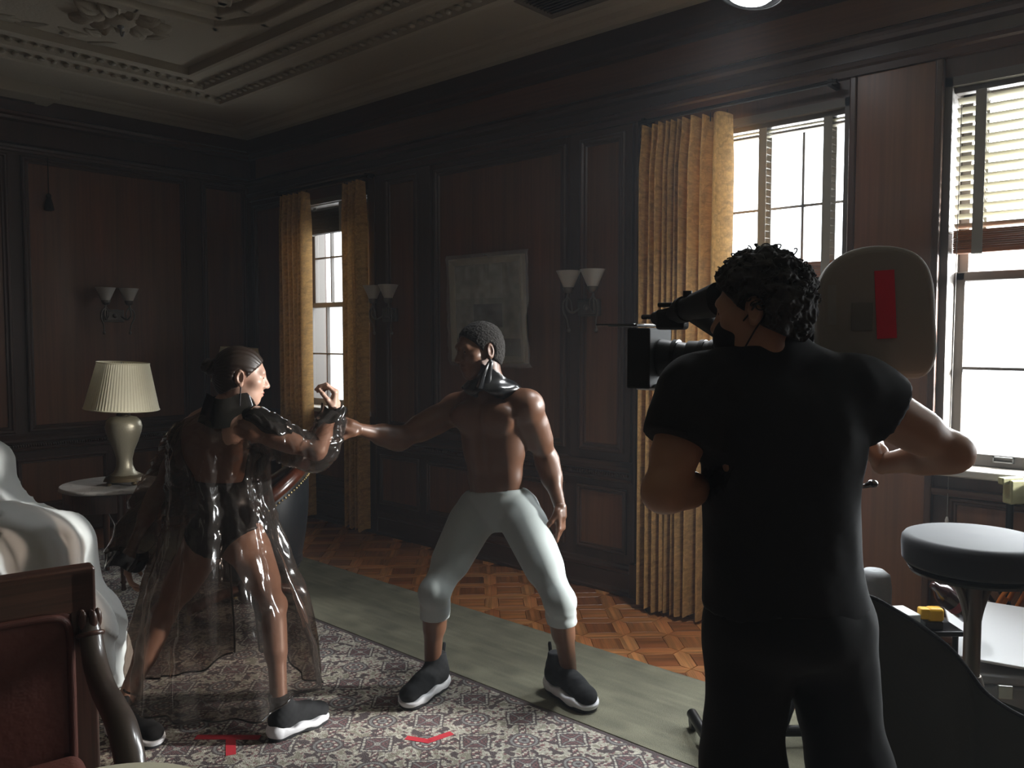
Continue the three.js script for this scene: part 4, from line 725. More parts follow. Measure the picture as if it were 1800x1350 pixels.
{ // ---- the bare-chested man
  const J = J_MAN, base = [-0.065, 0, -3.42], o = person('bare-chested man in pale grey leggings and black neck guard gripping the woman\'s wrist', base);
  const face = v3.norm([-0.86, -0.1, 0.5]), B = bones(J, { s: 1, w: 1.05, waist: 1.02, hip: 0.82, arm: 1.1, wr: 1.05, leg: 1.02, neckr: 1.08, male: true, face });
  const skin = phys({ color: 0x60412f, roughness: 0.42, clearcoat: 0.12, clearcoatRoughness: 0.4 });
  const whole = fieldOf(B.P, ['torso', 'hips', 'neck', 'throat', 'arm', 'fore', 'leg']);
  const [lo, hi] = bounds([...Object.values(J)], 0.13);
  const body = surfaceNets((x, y, z) => { let d = whole(x, y, z); const u = [x - J.chest[0], y - J.chest[1], z - J.chest[2]], a = v3.dot(u, B.side), b = v3.dot(u, B.up), c = v3.dot(u, B.front);   // breastbone, collar bones and stomach muscles
    if (c > 0.02) { d += 0.006 * Math.exp(-a * a / 0.0004) * smooth(-0.35, -0.1, b) * smooth(0.12, 0.03, b); d += 0.004 * Math.exp(-Math.pow((Math.abs(a) - 0.075) / 0.02, 2)) * smooth(-0.1, -0.16, b); d += 0.003 * Math.cos(b * 62) * Math.exp(-a * a / 0.006) * smooth(-0.09, -0.14, b) * smooth(-0.34, -0.28, b); }
    return Math.max(d, 0.1 - y); }, lo, hi, 0.011);
  const ax = headAxes(face, 0.05), head = netIn(ax, J.head, headField({ male: true }), [-0.1, -0.14, -0.13], [0.1, 0.14, 0.14], 0.004);
  const hL = handGeo(J.wrL, [0.0, -1, 0.12], [-0.9, -0.1, -0.35], [[0.15, 0.45, 0.4], [0.3, 0.55, 0.45], [0.42, 0.6, 0.45], [0.5, 0.65, 0.45]], 1.02, -1, 0.06, [0.4, 0.55]);
  const hR = handGeo(v3.mid(J.elR, J.wrR, 0.97), [-0.8, 0.35, 0.35], [-0.45, -0.75, -0.5], [[0.6, 0.9, 0.6], [0.65, 0.9, 0.6], [0.65, 0.9, 0.6], [0.6, 0.9, 0.6]], 1.0, 1, 0.05, [0.6, 0.55]);
  mesh('body', shift(merge([body, head, hL, hR]), base), skin, o);
  mesh('hair', shift(netIn(ax, J.head, hairField({ t: 0.0065, lump: 0.004, freq: 190, line: 0.0, temple: 0.1, nape: 0.006 }), [-0.12, -0.14, -0.14], [0.12, 0.15, 0.14], 0.0035), base), std({ color: 0x17130f, roughness: 1 }), o);
  for (const s of [1, -1]) { const e = ball(s * 0.031, 0.003, 0.0755, 0.0112, 0.006, 0.0112, 12).applyMatrix4(new THREE.Matrix4().makeBasis(V(...ax[0]), V(...ax[1]), V(...ax[2])).setPosition(...J.head)); mesh('eye', shift(e, base), std({ color: 0x2a211c, roughness: 0.2 }), o); const b = limb([[s * 0.012, 0.026, 0.088, 0.003], [s * 0.03, 0.031, 0.085, 0.0042], [s * 0.048, 0.025, 0.072, 0.002]], 6).applyMatrix4(new THREE.Matrix4().makeBasis(V(...ax[0]), V(...ax[1]), V(...ax[2])).setPosition(...J.head)); mesh('eyebrow', shift(b, base), std({ color: 0x15110e, roughness: 1 }), o); }
  // leggings to below the knee
  const legs = fieldOf(B.P, ['hips', 'leg']), tor = fieldOf(B.P, ['torso', 'hips', 'leg']);
  const leg = surfaceNets((x, y, z) => { const d = smin(legs(x, y, z), Math.max(tor(x, y, z), y - 0.96), 0.01) - 0.007 + 0.0012 * Math.sin(y * 130 + x * 30) * smooth(0.47, 0.4, y) , waist = y - 0.868 + 0.02 * smooth(0.12, -0.2, x) - (z + 3.48) * 0.1, hem = (x < -0.05 ? 0.352 : 0.352) - y; return smax(smax(d, waist, 0.008), hem, 0.006); }, lo, hi, 0.010);
  mesh('leggings', shift(leg, base), phys({ color: 0x98a09f, roughness: 0.8, sheen: 0.4, sheenColor: new THREE.Color(0.7, 0.75, 0.78), sheenRoughness: 0.5 }), o);
  // black leather-like neck guard with a strap to the ear
  const nk = capsule(v3.add(J.neck, [0.01, 0.0, 0.01]), v3.add(J.head, [0.02, -0.07, 0]), 0.092, 0.072), ring = ellipsoid([-0.085, 1.285, -3.44], [0.125, 0.045, 0.11]);
  const guard = surfaceNets((x, y, z) => { const n = 0.007 * (noise3(x * 26, y * 34, z * 26) - 0.5) * 2, d = smin(nk(x, y, z), ring(x, y, z), 0.03) + n, inn = smin(nk(x, y, z), ring(x, y, z), 0.03) + 0.012, top = (y - 1.355) + (x + 0.1) * 0.35 - Math.max(0, z + 3.42) * 0.5, bot = 1.262 - y - (x + 0.08) * 0.12 + 0.018 * Math.sin(x * 44 + z * 30); return smax(smax(smax(d, -inn, 0.003), top, 0.004), bot, 0.004); }, [-0.27, 1.2, -3.6], [0.12, 1.46, -3.28], 0.0055);
  const gm = phys({ color: 0x0f1113, roughness: 0.28, clearcoat: 0.5, clearcoatRoughness: 0.2 });
  mesh('neck_guard', shift(guard, base), gm, o);
  const ear = v3.add(v3.add(J.head, ax[0], 0.078), ax[1], -0.03);
  mesh('ear_strap', shift(merge([limb([[ear[0] + 0.004, ear[1] - 0.006, ear[2], 0.005], [ear[0] + 0.006, ear[1] - 0.02, ear[2] + 0.006, 0.012], [ear[0] - 0.002, ear[1] - 0.05, ear[2] + 0.006, 0.015], [ear[0] - 0.012, ear[1] - 0.1, ear[2] - 0.012, 0.02]], 10), limb([[ear[0] + 0.0, ear[1] - 0.018, ear[2] + 0.012, 0.006], [ear[0] - 0.02, ear[1] - 0.06, ear[2] + 0.022, 0.011], [ear[0] - 0.04, ear[1] - 0.12, ear[2] + 0.012, 0.016]], 8)]), base), gm, o);
  shoe(o, [-0.285, -3.475], [-0.425, -3.245], base, 0.95); shoe(o, [0.155, -3.455], [0.335, -3.195], base, 1.0);
}

{ // ---- the woman in the clear raincoat
  const J = J_WOM, base = [-1.15, 0, -3.1], o = person('woman in see-through black raincoat and black bodysuit with hair in a bun', base);
  const face = v3.norm([0.927, -0.12, -0.375]), B = bones(J, { s: 0.92, w: 0.94, waist: 0.9, hip: 1.06, arm: 0.78, wr: 0.9, leg: 1.0, neckr: 0.82, face });
  const skin = phys({ color: 0xb28e7c, roughness: 0.45, clearcoat: 0.08, clearcoatRoughness: 0.4 });
  const whole = fieldOf(B.P, ['torso', 'hips', 'neck', 'throat', 'arm', 'fore', 'leg']), [lo, hi] = bounds([...Object.values(J)], 0.13);
  const body = surfaceNets((x, y, z) => Math.max(whole(x, y, z), 0.1 - y), lo, hi, 0.011);
  const ax = headAxes(face, -0.02).map((a) => a.map((x) => x * 0.935)), frame = new THREE.Matrix4().makeBasis(V(...ax[0]), V(...ax[1]), V(...ax[2])).setPosition(...J.head);
  const head = netIn(ax, J.head, headField({}), [-0.1, -0.14, -0.13], [0.1, 0.14, 0.14], 0.0036); 
  const hR = handGeo(J.wrR, [0.08, 1, 0.02], [-1, 0.1, 0.1], [[0.9, 0.9, 0.5], [1.0, 0.9, 0.5], [1.05, 0.95, 0.5], [1.1, 0.95, 0.5]], 0.9, 1, 0.05, [0.25, 0.75]);
  const hL = handGeo(v3.add(J.wrL, [0, 0, 0]), [-0.08, -1, 0.1], [0.9, -0.1, -0.3], C0, 0.88, -1, 0.05, [0.3, 0.4]);
  mesh('body', shift(merge([body, head, hR, hL]), base), skin, o);
  const hm = phys({ color: 0x281c14, roughness: 0.45, sheen: 0.2, sheenColor: new THREE.Color(0.5, 0.38, 0.28), sheenRoughness: 0.4 });
  const hf = hairField({ t: 0.007, line: -0.004, temple: 0.3, nape: -0.005 }), bun = blend([ellipsoid([0, 0.028, -0.128], [0.03, 0.032, 0.026]), capsule([0, 0.025, -0.1], [0, 0.028, -0.125], 0.02, 0.02)], 0.012);
  mesh('hair', shift(netIn(ax, J.head, (x, y, z) => { const a = Math.atan2(y - 0.028, x), st = 0.0007 * Math.sin((Math.atan2(x, y) * 34) + 5 * noise3(x * 30, y * 30, z * 9)), tw = 0.004 * Math.sin(a * 3 + z * 180); return smin(hf(x, y, z) + st, bun(x, y, z) + tw, 0.008); }, [-0.12, -0.14, -0.18], [0.12, 0.15, 0.14], 0.0036), base), hm, o);
  for (const s of [1, -1]) { mesh('eye', shift(ball(s * 0.031, 0.003, 0.0755, 0.0112, 0.0055, 0.0112, 12).applyMatrix4(frame), base), std({ color: 0x2c221c, roughness: 0.2 }), o); mesh('eyebrow', shift(limb([[s * 0.012, 0.025, 0.087, 0.002], [s * 0.03, 0.031, 0.084, 0.003], [s * 0.048, 0.026, 0.07, 0.0015]], 6).applyMatrix4(frame), base), std({ color: 0x30231a, roughness: 1 }), o); }
  mesh('lips', shift(merge([ball(0, -0.0565, 0.0885, 0.019, 0.0042, 0.0075, 14), ball(0, -0.0665, 0.0865, 0.0165, 0.005, 0.0075, 14)]).applyMatrix4(frame), base), std({ color: 0x96584e, roughness: 0.5 }), o);
  mesh('earring', shift(merge([limb([[-0.078, -0.04, -0.003, 0.003], [-0.08, -0.07, -0.002, 0.0022], [-0.08, -0.105, 0.0, 0.0022], [-0.079, -0.13, 0.002, 0.002]], 6)]).applyMatrix4(frame), base), M.blackMetal, o);
  // bodysuit: open back, cut high over the hips
  const ts = fieldOf(B.P, ['torso', 'hips', 'leg']);
  const suit = surfaceNets((x, y, z) => { const d = ts(x, y, z) - 0.006, u = v3.sub([x, y, z], J.pelvis), a = v3.dot(u, B.hside), c = v3.dot(u, B.hfront); const low = (0.66 + Math.abs(a) * 1.0 - (c < 0 ? 0.03 : 0)) - y, top = y - (v3.dot(v3.sub([x, y, z], J.chest), B.front) > 0.0 ? 1.16 : 0.965); return smax(smax(d, low, 0.006), top, 0.006); }, lo, hi, 0.010);
  const black = phys({ color: 0x0b0b0d, roughness: 0.5 });
  mesh('bodysuit', shift(suit, base), black, o);
  // raincoat: a thin glossy see-through skin; rings of the bell from shoulder to hem, then sleeves, collar
  const tint = phys({ color: new THREE.Color(0.5, 0.44, 0.40), transmission: 0.97, roughness: 0.09, thickness: 0, side: THREE.DoubleSide, ior: 1.5 });
  const RINGS = [ // height, centre r, centre z, half width, half depth, fold depth
    [1.235, -1.075, -3.115, 0.075, 0.075, 0], [1.205, -1.085, -3.115, 0.12, 0.10, 0.002], [1.165, -1.105, -3.115, 0.175, 0.125, 0.005], [1.09, -1.11, -3.11, 0.190, 0.150, 0.010], [0.98, -1.112, -3.11, 0.185, 0.155, 0.014], [0.87, -1.105, -3.11, 0.192, 0.17, 0.016], [0.76, -1.10, -3.11, 0.210, 0.20, 0.018], [0.62, -1.098, -3.1, 0.255, 0.23, 0.024], [0.45, -1.092, -3.1, 0.305, 0.26, 0.03], [0.3, -1.088, -3.1, 0.335, 0.28, 0.034], [0.165, -1.088, -3.1, 0.352, 0.29, 0.036]];
  const NU = 220, NV = 180, coat = new THREE.PlaneGeometry(1, 1, NU, NV), cp = coat.attributes.position;
  for (let i = 0; i < cp.count; i++) {
    const s = cp.getX(i) + 0.5, t = 0.5 - cp.getY(i), q = t * (RINGS.length - 1), k = Math.min(RINGS.length - 2, Math.floor(q)), f = q - k, R = RINGS[k].map((x, j) => { const p0 = RINGS[Math.max(0, k - 1)][j], p1 = x, p2 = RINGS[k + 1][j], p3 = RINGS[Math.min(RINGS.length - 1, k + 2)][j]; return 0.5 * (2 * p1 + (p2 - p0) * f + (2 * p0 - 5 * p1 + 4 * p2 - p3) * f * f + (3 * p1 - p0 - 3 * p2 + p3) * f * f * f); });
    const a = -Math.PI / 2 * 0.35 + s * (Math.PI * 2 - 0.32) - 0.9;   // open at the front right, towards the man
    const n = (noise2(Math.cos(a) * 2.2 + 4, Math.sin(a) * 2.2 + t * 3) - 0.5) * 0.05 * t + (Math.abs(noise2(a * 4 + 3 + t * 4, t * 13 - a * 2) - 0.5) - 0.2) * 0.04 * (1 - 0.6 * t) + (Math.abs(noise2(a * 11 - t * 9, t * 26 + a * 3) - 0.5) - 0.2) * 0.012;
    const fold = R[5] * (Math.sin(a * 9 + Math.sin(t * 5)) * 0.6 + Math.sin(a * 17 + 1 + t * 2) * 0.4) + n * smooth(0.06, 0.2, t);
    const hem = t > 0.98 ? 0.02 * Math.sin(a * 4 + 1) : 0;
    cp.setXYZ(i, R[1] + Math.cos(a) * (R[3] + fold), R[0] + hem * (t - 0.98) * 50 + (t > 0.9 ? 0.02 * Math.sin(a * 3) * (t - 0.9) * 10 : 0), R[2] + Math.sin(a) * (R[4] + fold));
  }
  coat.computeVertexNormals();
  const rc = mesh('raincoat', shift(coat, base), tint, o); rc.userData.label = 'see-through glossy black raincoat';
  const sleeve = (pts, sd) => {
    const c = new THREE.CatmullRomCurve3(pts.map((p) => V(p[0], p[1], p[2]))), n = 70, rad = 40, g = new THREE.TubeGeometry(c, n, 1, rad), p = g.attributes.position;
    for (let i = 0; i <= n; i++) { const O = c.getPointAt(i / n), tt = c.getUtoTmapping(i / n) * (pts.length - 1), k = Math.min(pts.length - 2, Math.floor(tt)), r = lerp(pts[k][3], pts[k + 1][3], smooth(0, 1, tt - k)); for (let j = 0; j <= rad; j++) { const id = i * (rad + 1) + j, an = j / rad * Math.PI * 2, w = 1 + (noise2(Math.cos(an) * 2 + sd, i / n * 9 + Math.sin(an) * 2) - 0.5) * 0.34 + (Math.abs(noise2(Math.cos(an) * 3 + i * 0.2 + sd, i / n * 20 + Math.sin(an) * 3) - 0.5) - 0.2) * 0.4; p.setXYZ(id, O.x + (p.getX(id) - O.x) * r * w, O.y + (p.getY(id) - O.y) * r * w, O.z + (p.getZ(id) - O.z) * r * w); } }
    g.computeVertexNormals(); return g;
  };
  mesh('sleeve', shift(sleeve([[-1.03, 1.155, -3.08, 0.05], [-0.945, 1.155, -3.05, 0.08], [-0.84, 1.115, -3.06, 0.078], [-0.728, 1.065, -3.085, 0.072], [-0.705, 1.13, -3.15, 0.062], [-0.695, 1.195, -3.19, 0.055]], 3), base), tint, rc);
  mesh('sleeve', shift(sleeve([[-1.17, 1.14, -3.16, 0.05], [-1.262, 1.09, -3.19, 0.08], [-1.32, 0.99, -3.18, 0.076], [-1.372, 0.89, -3.165, 0.072], [-1.41, 0.79, -3.11, 0.07], [-1.437, 0.675, -3.05, 0.075]], 9), base), tint, rc);
  for (const [c, d, r] of [[[-0.694, 1.2, -3.195], [0.15, 1, -0.2], 0.052], [[-1.438, 0.672, -3.05], [-0.1, -1, 0.15], 0.07]]) { const tor = new THREE.CylinderGeometry(r * 0.96, r * 1.04, 0.055, 40, 5, true), p = tor.attributes.position; for (let i = 0; i < p.count; i++) { const k = 1 + 0.3 * (noise2(p.getX(i) * 45 + 5, p.getZ(i) * 45 + p.getY(i) * 30) - 0.5); p.setXYZ(i, p.getX(i) * k, p.getY(i) + 0.012 * Math.sin(Math.atan2(p.getZ(i), p.getX(i)) * 3), p.getZ(i) * k); } tor.computeVertexNormals(); tor.applyQuaternion(new THREE.Quaternion().setFromUnitVectors(V(0, 1, 0), V(...v3.norm(d)))); tor.translate(...c); mesh('cuff', shift(tor, base), phys({ color: 0x141211, roughness: 0.15, clearcoat: 0.6, side: THREE.DoubleSide }), rc); }
  const col = new THREE.CylinderGeometry(0.086, 0.122, 0.105, 60, 6, true, -0.9, Math.PI * 2 - 1.1), kp = col.attributes.position; for (let i = 0; i < kp.count; i++) { const a = Math.atan2(kp.getZ(i), kp.getX(i)), k = 1 + 0.06 * Math.sin(a * 5); kp.setXYZ(i, kp.getX(i) * k, kp.getY(i) + 0.01 * Math.sin(a * 3), kp.getZ(i) * k); } col.computeVertexNormals(); col.translate(-1.065, 1.232, -3.115);
  const vinyl = phys({ color: 0x100e0d, roughness: 0.16, clearcoat: 0.6, clearcoatRoughness: 0.1, side: THREE.DoubleSide });
  mesh('collar', shift(col, base), vinyl, rc);
  const flap = limb([[-1.0, 1.2, -3.08, 0.03], [-0.95, 1.205, -3.05, 0.045], [-0.9, 1.185, -3.045, 0.042], [-0.85, 1.165, -3.05, 0.034], [-0.815, 1.15, -3.06, 0.016]], 20, 40), fp = flap.attributes.position; for (let i = 0; i < fp.count; i++) fp.setY(i, fp.getY(i) + 0.012 * (noise2(fp.getX(i) * 40, fp.getZ(i) * 40) - 0.5)); flap.computeVertexNormals();
  mesh('shoulder_flap', shift(flap, base), vinyl, rc);
  // edges of the coat: the front facing strips and the bound hem, thicker and darker
  const rim = phys({ color: 0x1b1715, roughness: 0.12, clearcoat: 0.7, clearcoatRoughness: 0.08 });
  const edge = (s, w) => { const pts = []; for (let k = 0; k <= 26; k++) { const j = Math.round(k / 26 * NV), i = Math.round(s * NU), id = j * (NU + 1) + i; pts.push([cp.getX(id), cp.getY(id), cp.getZ(id)]); } return tube(pts, w, 100, 6); };
  mesh('front_edge', edge(0, 0.0045), rim, rc); mesh('front_edge', edge(1, 0.0045), rim, rc);
  const hp = []; for (let i = 0; i <= NU; i += 3) { const id = NV * (NU + 1) + i; hp.push([cp.getX(id), cp.getY(id), cp.getZ(id)]); } mesh('hem', tube(hp, 0.004, 150, 6), rim, rc);
  shoe(o, [-0.895, -2.975], [-0.775, -3.115], base, 0.86); shoe(o, [-1.515, -3.04], [-1.335, -2.965], base, 0.86);
}

{ // ---- the camera operator, seen from behind
  const J = J_OP, base = [0.668, 0, -1.97], o = person('cameraman in black T-shirt and black trousers seen from behind with curly hair', base);
  const face = v3.norm([-0.86, -0.12, -0.5]), B = bones(J, { s: 1.0, w: 1.03, waist: 1.0, hip: 1.02, arm: 1.06, wr: 1.15, leg: 1.0, neckr: 0.98, male: true, face });
  const skin = phys({ color: 0xa07a62, roughness: 0.5 });
  const whole = fieldOf(B.P, ['torso', 'hips', 'neck', 'throat', 'arm', 'fore', 'leg']), [lo, hi] = bounds(Object.values(J), 0.14);
  const body = surfaceNets((x, y, z) => Math.max(whole(x, y, z), 0.1 - y), lo, hi, 0.012);
  const ax = headAxes(face, 0.06), frame = new THREE.Matrix4().makeBasis(V(...ax[0]), V(...ax[1]), V(...ax[2])).setPosition(...J.head);
  const head = netIn(ax, J.head, headField({ male: true }), [-0.1, -0.14, -0.13], [0.1, 0.14, 0.14], 0.004);
  const hR = handGeo(J.wrR, [-0.12, 0.9, -0.4], [-0.7, -0.2, -0.6], [[0.7, 0.9, 0.6], [0.75, 0.95, 0.6], [0.8, 1.0, 0.6], [0.85, 1.0, 0.6]], 1.0, 1, 0.05, [0.35, 0.3]);
  const hL = handGeo(J.wrL, [0.7, 0.1, -0.6], [0, 1, -0.1], [[0.5, 0.7, 0.4], [0.5, 0.7, 0.4], [0.5, 0.7, 0.4], [0.5, 0.7, 0.4]], 1.0, -1);
  mesh('body', shift(merge([body, head, hR, hL]), base), skin, o);
  for (const s of [1, -1]) { mesh('eye', shift(ball(s * 0.031, 0.003, 0.0755, 0.0112, 0.006, 0.0112, 12).applyMatrix4(frame), base), std({ color: 0x2a211c, roughness: 0.2 }), o); mesh('eyebrow', shift(limb([[s * 0.012, 0.026, 0.088, 0.003], [s * 0.03, 0.031, 0.085, 0.004], [s * 0.048, 0.025, 0.072, 0.002]], 6).applyMatrix4(frame), base), std({ color: 0x15110e, roughness: 1 }), o); }
  // curly hair: a lumpy mass and loose curls
  const hm = std({ color: 0x1a1512, roughness: 0.75 });
  const hg = netIn(ax, J.head, hairField({ t: 0.026, top: 1.25, lump: 0.022, freq: 55, line: 0.004, temple: -0.05, nape: 0.0 }), [-0.14, -0.14, -0.16], [0.14, 0.19, 0.15], 0.0045), curls = [hg];
  const sk = (th, ph, r) => [Math.sin(th) * Math.cos(ph) * (0.073 + r), 0.034 + Math.cos(th) * (0.082 + r * 1.3), -0.012 + Math.sin(th) * Math.sin(ph) * (0.094 + r)];
  for (let k = 0; k < 420; k++) {
    const th = Math.acos(rr(-0.35, 1)), ph = rr(0, Math.PI * 2), c = sk(th, ph, rr(0.014, 0.03));
    if ((c[1] - 0.082) * -0.61 + (c[2] - 0.075) * 0.79 > -0.004 || (c[1] + 0.0) * -0.845 + (c[2] - 0.012) * 0.53 > 0) continue;
    const r = rr(0.006, 0.011), t = new THREE.TorusGeometry(r, 0.0017, 5, 12, rr(3, 5.6)); t.rotateX(rr(0, 6)); t.rotateY(rr(0, 6)); t.translate(...c); t.applyMatrix4(frame); curls.push(t);
  }
  mesh('hair', shift(merge(curls), base), hm, o);
  // black face mask with an ear loop
  const msk = ellipsoid([0, -0.055, 0.05], [0.058, 0.058, 0.062]);
  mesh('face_mask', shift(netIn(ax, J.head, (x, y, z) => { const d = msk(x, y, z), p = smax(d, 0.012 - z + Math.abs(y + 0.05) * 0.2, 0.004); return smax(p, y - 0.004 + z * -0.05, 0.004); }, [-0.08, -0.13, -0.02], [0.08, 0.03, 0.14], 0.004), base), M.knit, o);
  mesh('mask_loop', shift(merge([1, -1].flatMap((s) => [tube([[s * 0.055, -0.03, 0.03], [s * 0.072, -0.012, 0.005], [s * 0.083, 0.008, -0.02], [s * 0.078, -0.015, -0.032], [s * 0.068, -0.05, -0.004], [s * 0.054, -0.085, 0.025]], 0.0022, 30, 6)])).applyMatrix4(frame), base), M.black, o);
  // T-shirt
  const cloth = std({ color: 0x111215, roughness: 0.95, bumpMap: M.knit.bumpMap, bumpScale: 0.0008 });
  const up = fieldOf(B.P, ['torso', 'hips', 'arm', 'neck'], 0.05);
  const arms = ['L', 'R'].map((k) => { const s = J['sh' + k], e = J['el' + k], d = v3.norm(v3.sub(e, s)), l = Math.hypot(...v3.sub(e, s)); return [s, d, l * (k === 'R' ? 0.3 : 0.52)]; });
  const drape = [capsule([0.645, 1.1, -1.97], [0.65, 0.84, -1.97], 0.14, 0.16), capsule([0.575, 1.3, -1.97], [0.58, 0.86, -1.97], 0.11, 0.115), capsule([0.69, 1.3, -1.97], [0.72, 0.86, -1.97], 0.11, 0.12)];
  const sleeves = ['L', 'R'].map((k) => capsule(J['sh' + k], v3.mid(J['sh' + k], J['el' + k], 0.6), 0.078, 0.084));
  const hole = ellipsoid(v3.add(J.neck, [-0.012, 0.095, -0.01]), [0.085, 0.05, 0.09]), band = capsule(v3.add(J.neck, [0.0, -0.04, 0]), v3.add(J.neck, [-0.006, 0.035, 0]), 0.09, 0.066);
  const shirt = surfaceNets((x, y, z) => {
    let d = smin(up(x, y, z) - 0.014, band(x, y, z), 0.05);
    for (const c of drape) d = smin(d, c(x, y, z), 0.06);
    for (const c of sleeves) d = smin(d, c(x, y, z), 0.04);
    d += 0.010 * (noise3(x * 9 + y * 4, y * 7, z * 9) - 0.5) + 0.006 * (noise3(x * 22, y * 14 + x * 9, z * 20) - 0.5);
    for (const [s, e, l] of arms) { const t = v3.dot(v3.sub([x, y, z], s), e); const nearArm = Math.hypot(...v3.sub(v3.sub([x, y, z], s), e.map((q) => q * t))); if (t > 0 && nearArm < 0.13) d = smax(d, t - l, 0.006); }
    d = smax(d, -hole(x, y, z), 0.006);
    return smax(d, 0.86 + 0.012 * Math.sin(x * 22) - y, 0.006);
  }, lo, hi, 0.011);
  mesh('t_shirt', shift(shirt, base), cloth, o);
  // loose trousers
  const lf = ['L', 'R'].map((k) => blend([capsule(J['hip' + k], J['kn' + k], 0.108, 0.092), capsule(J['kn' + k], J['an' + k], 0.096, 0.092)], 0.05)), hipf = blend([ellipsoid([0.668, 0.86, -1.97], [0.182, 0.14, 0.135]), ellipsoid([0.668, 0.82, -1.93], [0.165, 0.1, 0.14])], 0.06);
  const pants = surfaceNets((x, y, z) => { let d = smin(hipf(x, y, z), smin(lf[0](x, y, z), lf[1](x, y, z), 0.02), 0.06); d += 0.014 * (noise3(x * 7, y * 9, z * 7) - 0.5) + 0.006 * (noise3(x * 20, y * 16, z * 20) - 0.5); return smax(smax(d, y - 0.93, 0.006), 0.05 - y, 0.006); }, [0.36, 0, -2.25], [1.08, 0.96, -1.72], 0.011);
  mesh('trousers', shift(pants, base), std({ color: 0x0c0d0f, roughness: 0.95 }), o);
  shoe(o, [0.555, -1.9], [0.53, -2.18], base, 0.98); shoe(o, [0.89, -1.92], [0.95, -2.19], base, 0.98);
}

// ---------------------------------------------------------------- film lamp near the ceiling
{
  const at = V(...S(0.985, 3.5, 2.95)), aim = V(...S(0.3, 3.2, 0.0)), dir = aim.clone().sub(at).normalize();
  const o = thing('film_lamp', 'bright film lamp hanging under the ceiling above the curtained window', 'lamp', [at.x, at.y, at.z]);
  o.quaternion.setFromUnitVectors(V(0, 0, 1), dir);
  mesh('housing', lathe([[0, -0.24], [0.1, -0.24], [0.125, -0.2], [0.13, -0.02], [0.14, 0.0], [0.14, 0.03], [0.128, 0.03], [0.12, 0.0], [0.0, -0.01]], 36).rotateX(Math.PI / 2), M.blackMetal, o);
  mesh('lamp_lens', lathe([[0, 0.075], [0.05, 0.066], [0.09, 0.045], [0.118, 0.012], [0.12, 0.004], [0, 0.004]], 36).rotateX(Math.PI / 2), std({ color: 0xffffff, emissive: new THREE.Color(0.95, 0.98, 1.0), emissiveIntensity: 9, roughness: 0.4 }), o);
  for (const [a, b] of []) { const d = new THREE.BoxGeometry(a ? 0.004 : 0.26, a ? 0.26 : 0.004, 0.16).translate(a * 0.135, b * 0.135, 0.08); d.applyMatrix4(new THREE.Matrix4().makeTranslation(a * 0.06, b * 0.06, -0.0)); mesh('barn_door', d, M.blackMetal, o); }
  const inv = o.quaternion.clone().invert(), upv = V(0, 1, 0).applyQuaternion(inv), y0 = CEIL - at.y;
  mesh('hanger', merge([cyl([0, 0, -0.1], [upv.x * y0, upv.y * y0, -0.1 + upv.z * y0], 0.014, 0.014, 12), cyl([-0.15, 0, -0.1], [0.15, 0, -0.1], 0.012, 0.012, 12)]), M.blackMetal, o);
  const l = new THREE.SpotLight(new THREE.Color(0.96, 0.98, 1.0), 11, 0, THREE.MathUtils.degToRad(52), 0.7, 2);
  l.position.copy(at.clone().addScaledVector(dir, 0.09)); l.target.position.copy(aim); l.castShadow = true; l.shadow.radius = 6; l.name = 'film_lamp_beam';
  scene.add(l, l.target);
}

// film lamps outside: one inferred from hard shadows, one added to brighten the left
for (const [at, aim, power, cone, label] of [[V(1.45, 1.95, -5.9), V(-2.55, 1.0, -2.25), 290, 17, 'large film lamp on a stand outside, aimed at the fighters'], [V(1.8, 2.0, -5.25), V(-5.2, 1.15, -2.15), 480, 14, 'added unseen film lamp outside, brightening the table lamp and left wall']]) {
  const dir = aim.clone().sub(at).normalize(), o = thing('unseen_film_lamp', label, 'lamp', [at.x, at.y, at.z]); o.quaternion.setFromUnitVectors(V(0, 0, 1), dir);
  mesh('housing', lathe([[0, -0.3], [0.12, -0.3], [0.16, -0.24], [0.17, -0.02], [0.18, 0.02], [0.16, 0.02], [0.155, 0], [0, -0.01]], 36).rotateX(Math.PI / 2), M.blackMetal, o);
  mesh('lamp_lens', lathe([[0, 0.05], [0.08, 0.042], [0.15, 0.012], [0.15, 0.004], [0, 0.004]], 36).rotateX(Math.PI / 2), std({ color: 0xffffff, emissive: new THREE.Color(1, 0.98, 0.94), emissiveIntensity: 20 }), o);
  const dn = V(0, -1, 0).applyQuaternion(o.quaternion.clone().invert());
  mesh('stand', cyl([0, 0, -0.15], [dn.x * 2.1, dn.y * 2.1, -0.15 + dn.z * 2.1], 0.025, 0.025, 12), M.blackMetal, o);
  const l = new THREE.SpotLight(new THREE.Color(1, 0.985, 0.95), power, 0, THREE.MathUtils.degToRad(cone), 0.35, 2);
  l.position.copy(at.clone().addScaledVector(dir, 0.08)); l.target.position.copy(aim); l.castShadow = true; l.shadow.radius = 7; l.name = 'unseen_film_lamp_beam';
  scene.add(l, l.target);
}

// a box turned about the vertical: centre [r, y, q], sizes, heading in degrees from straight right
const obox = (c, s, head, rad = 0.006, pitch = 0) => { const g = new RoundedBoxGeometry(s[0], s[1], s[2], 2, Math.min(rad, ...s.map((x) => x / 2.05))); if (pitch) g.rotateZ(pitch); g.rotateY(THREE.MathUtils.degToRad(head)); g.translate(c[0], c[1], -c[2]); return g; };
const stage = (name, label, category, r, q, group) => { const o = thing(name, label, category, S(r, q), YAW, group); o.userData.base = undefined; delete o.userData.base; return [o, (g) => g.translate(-r, 0, q)]; };

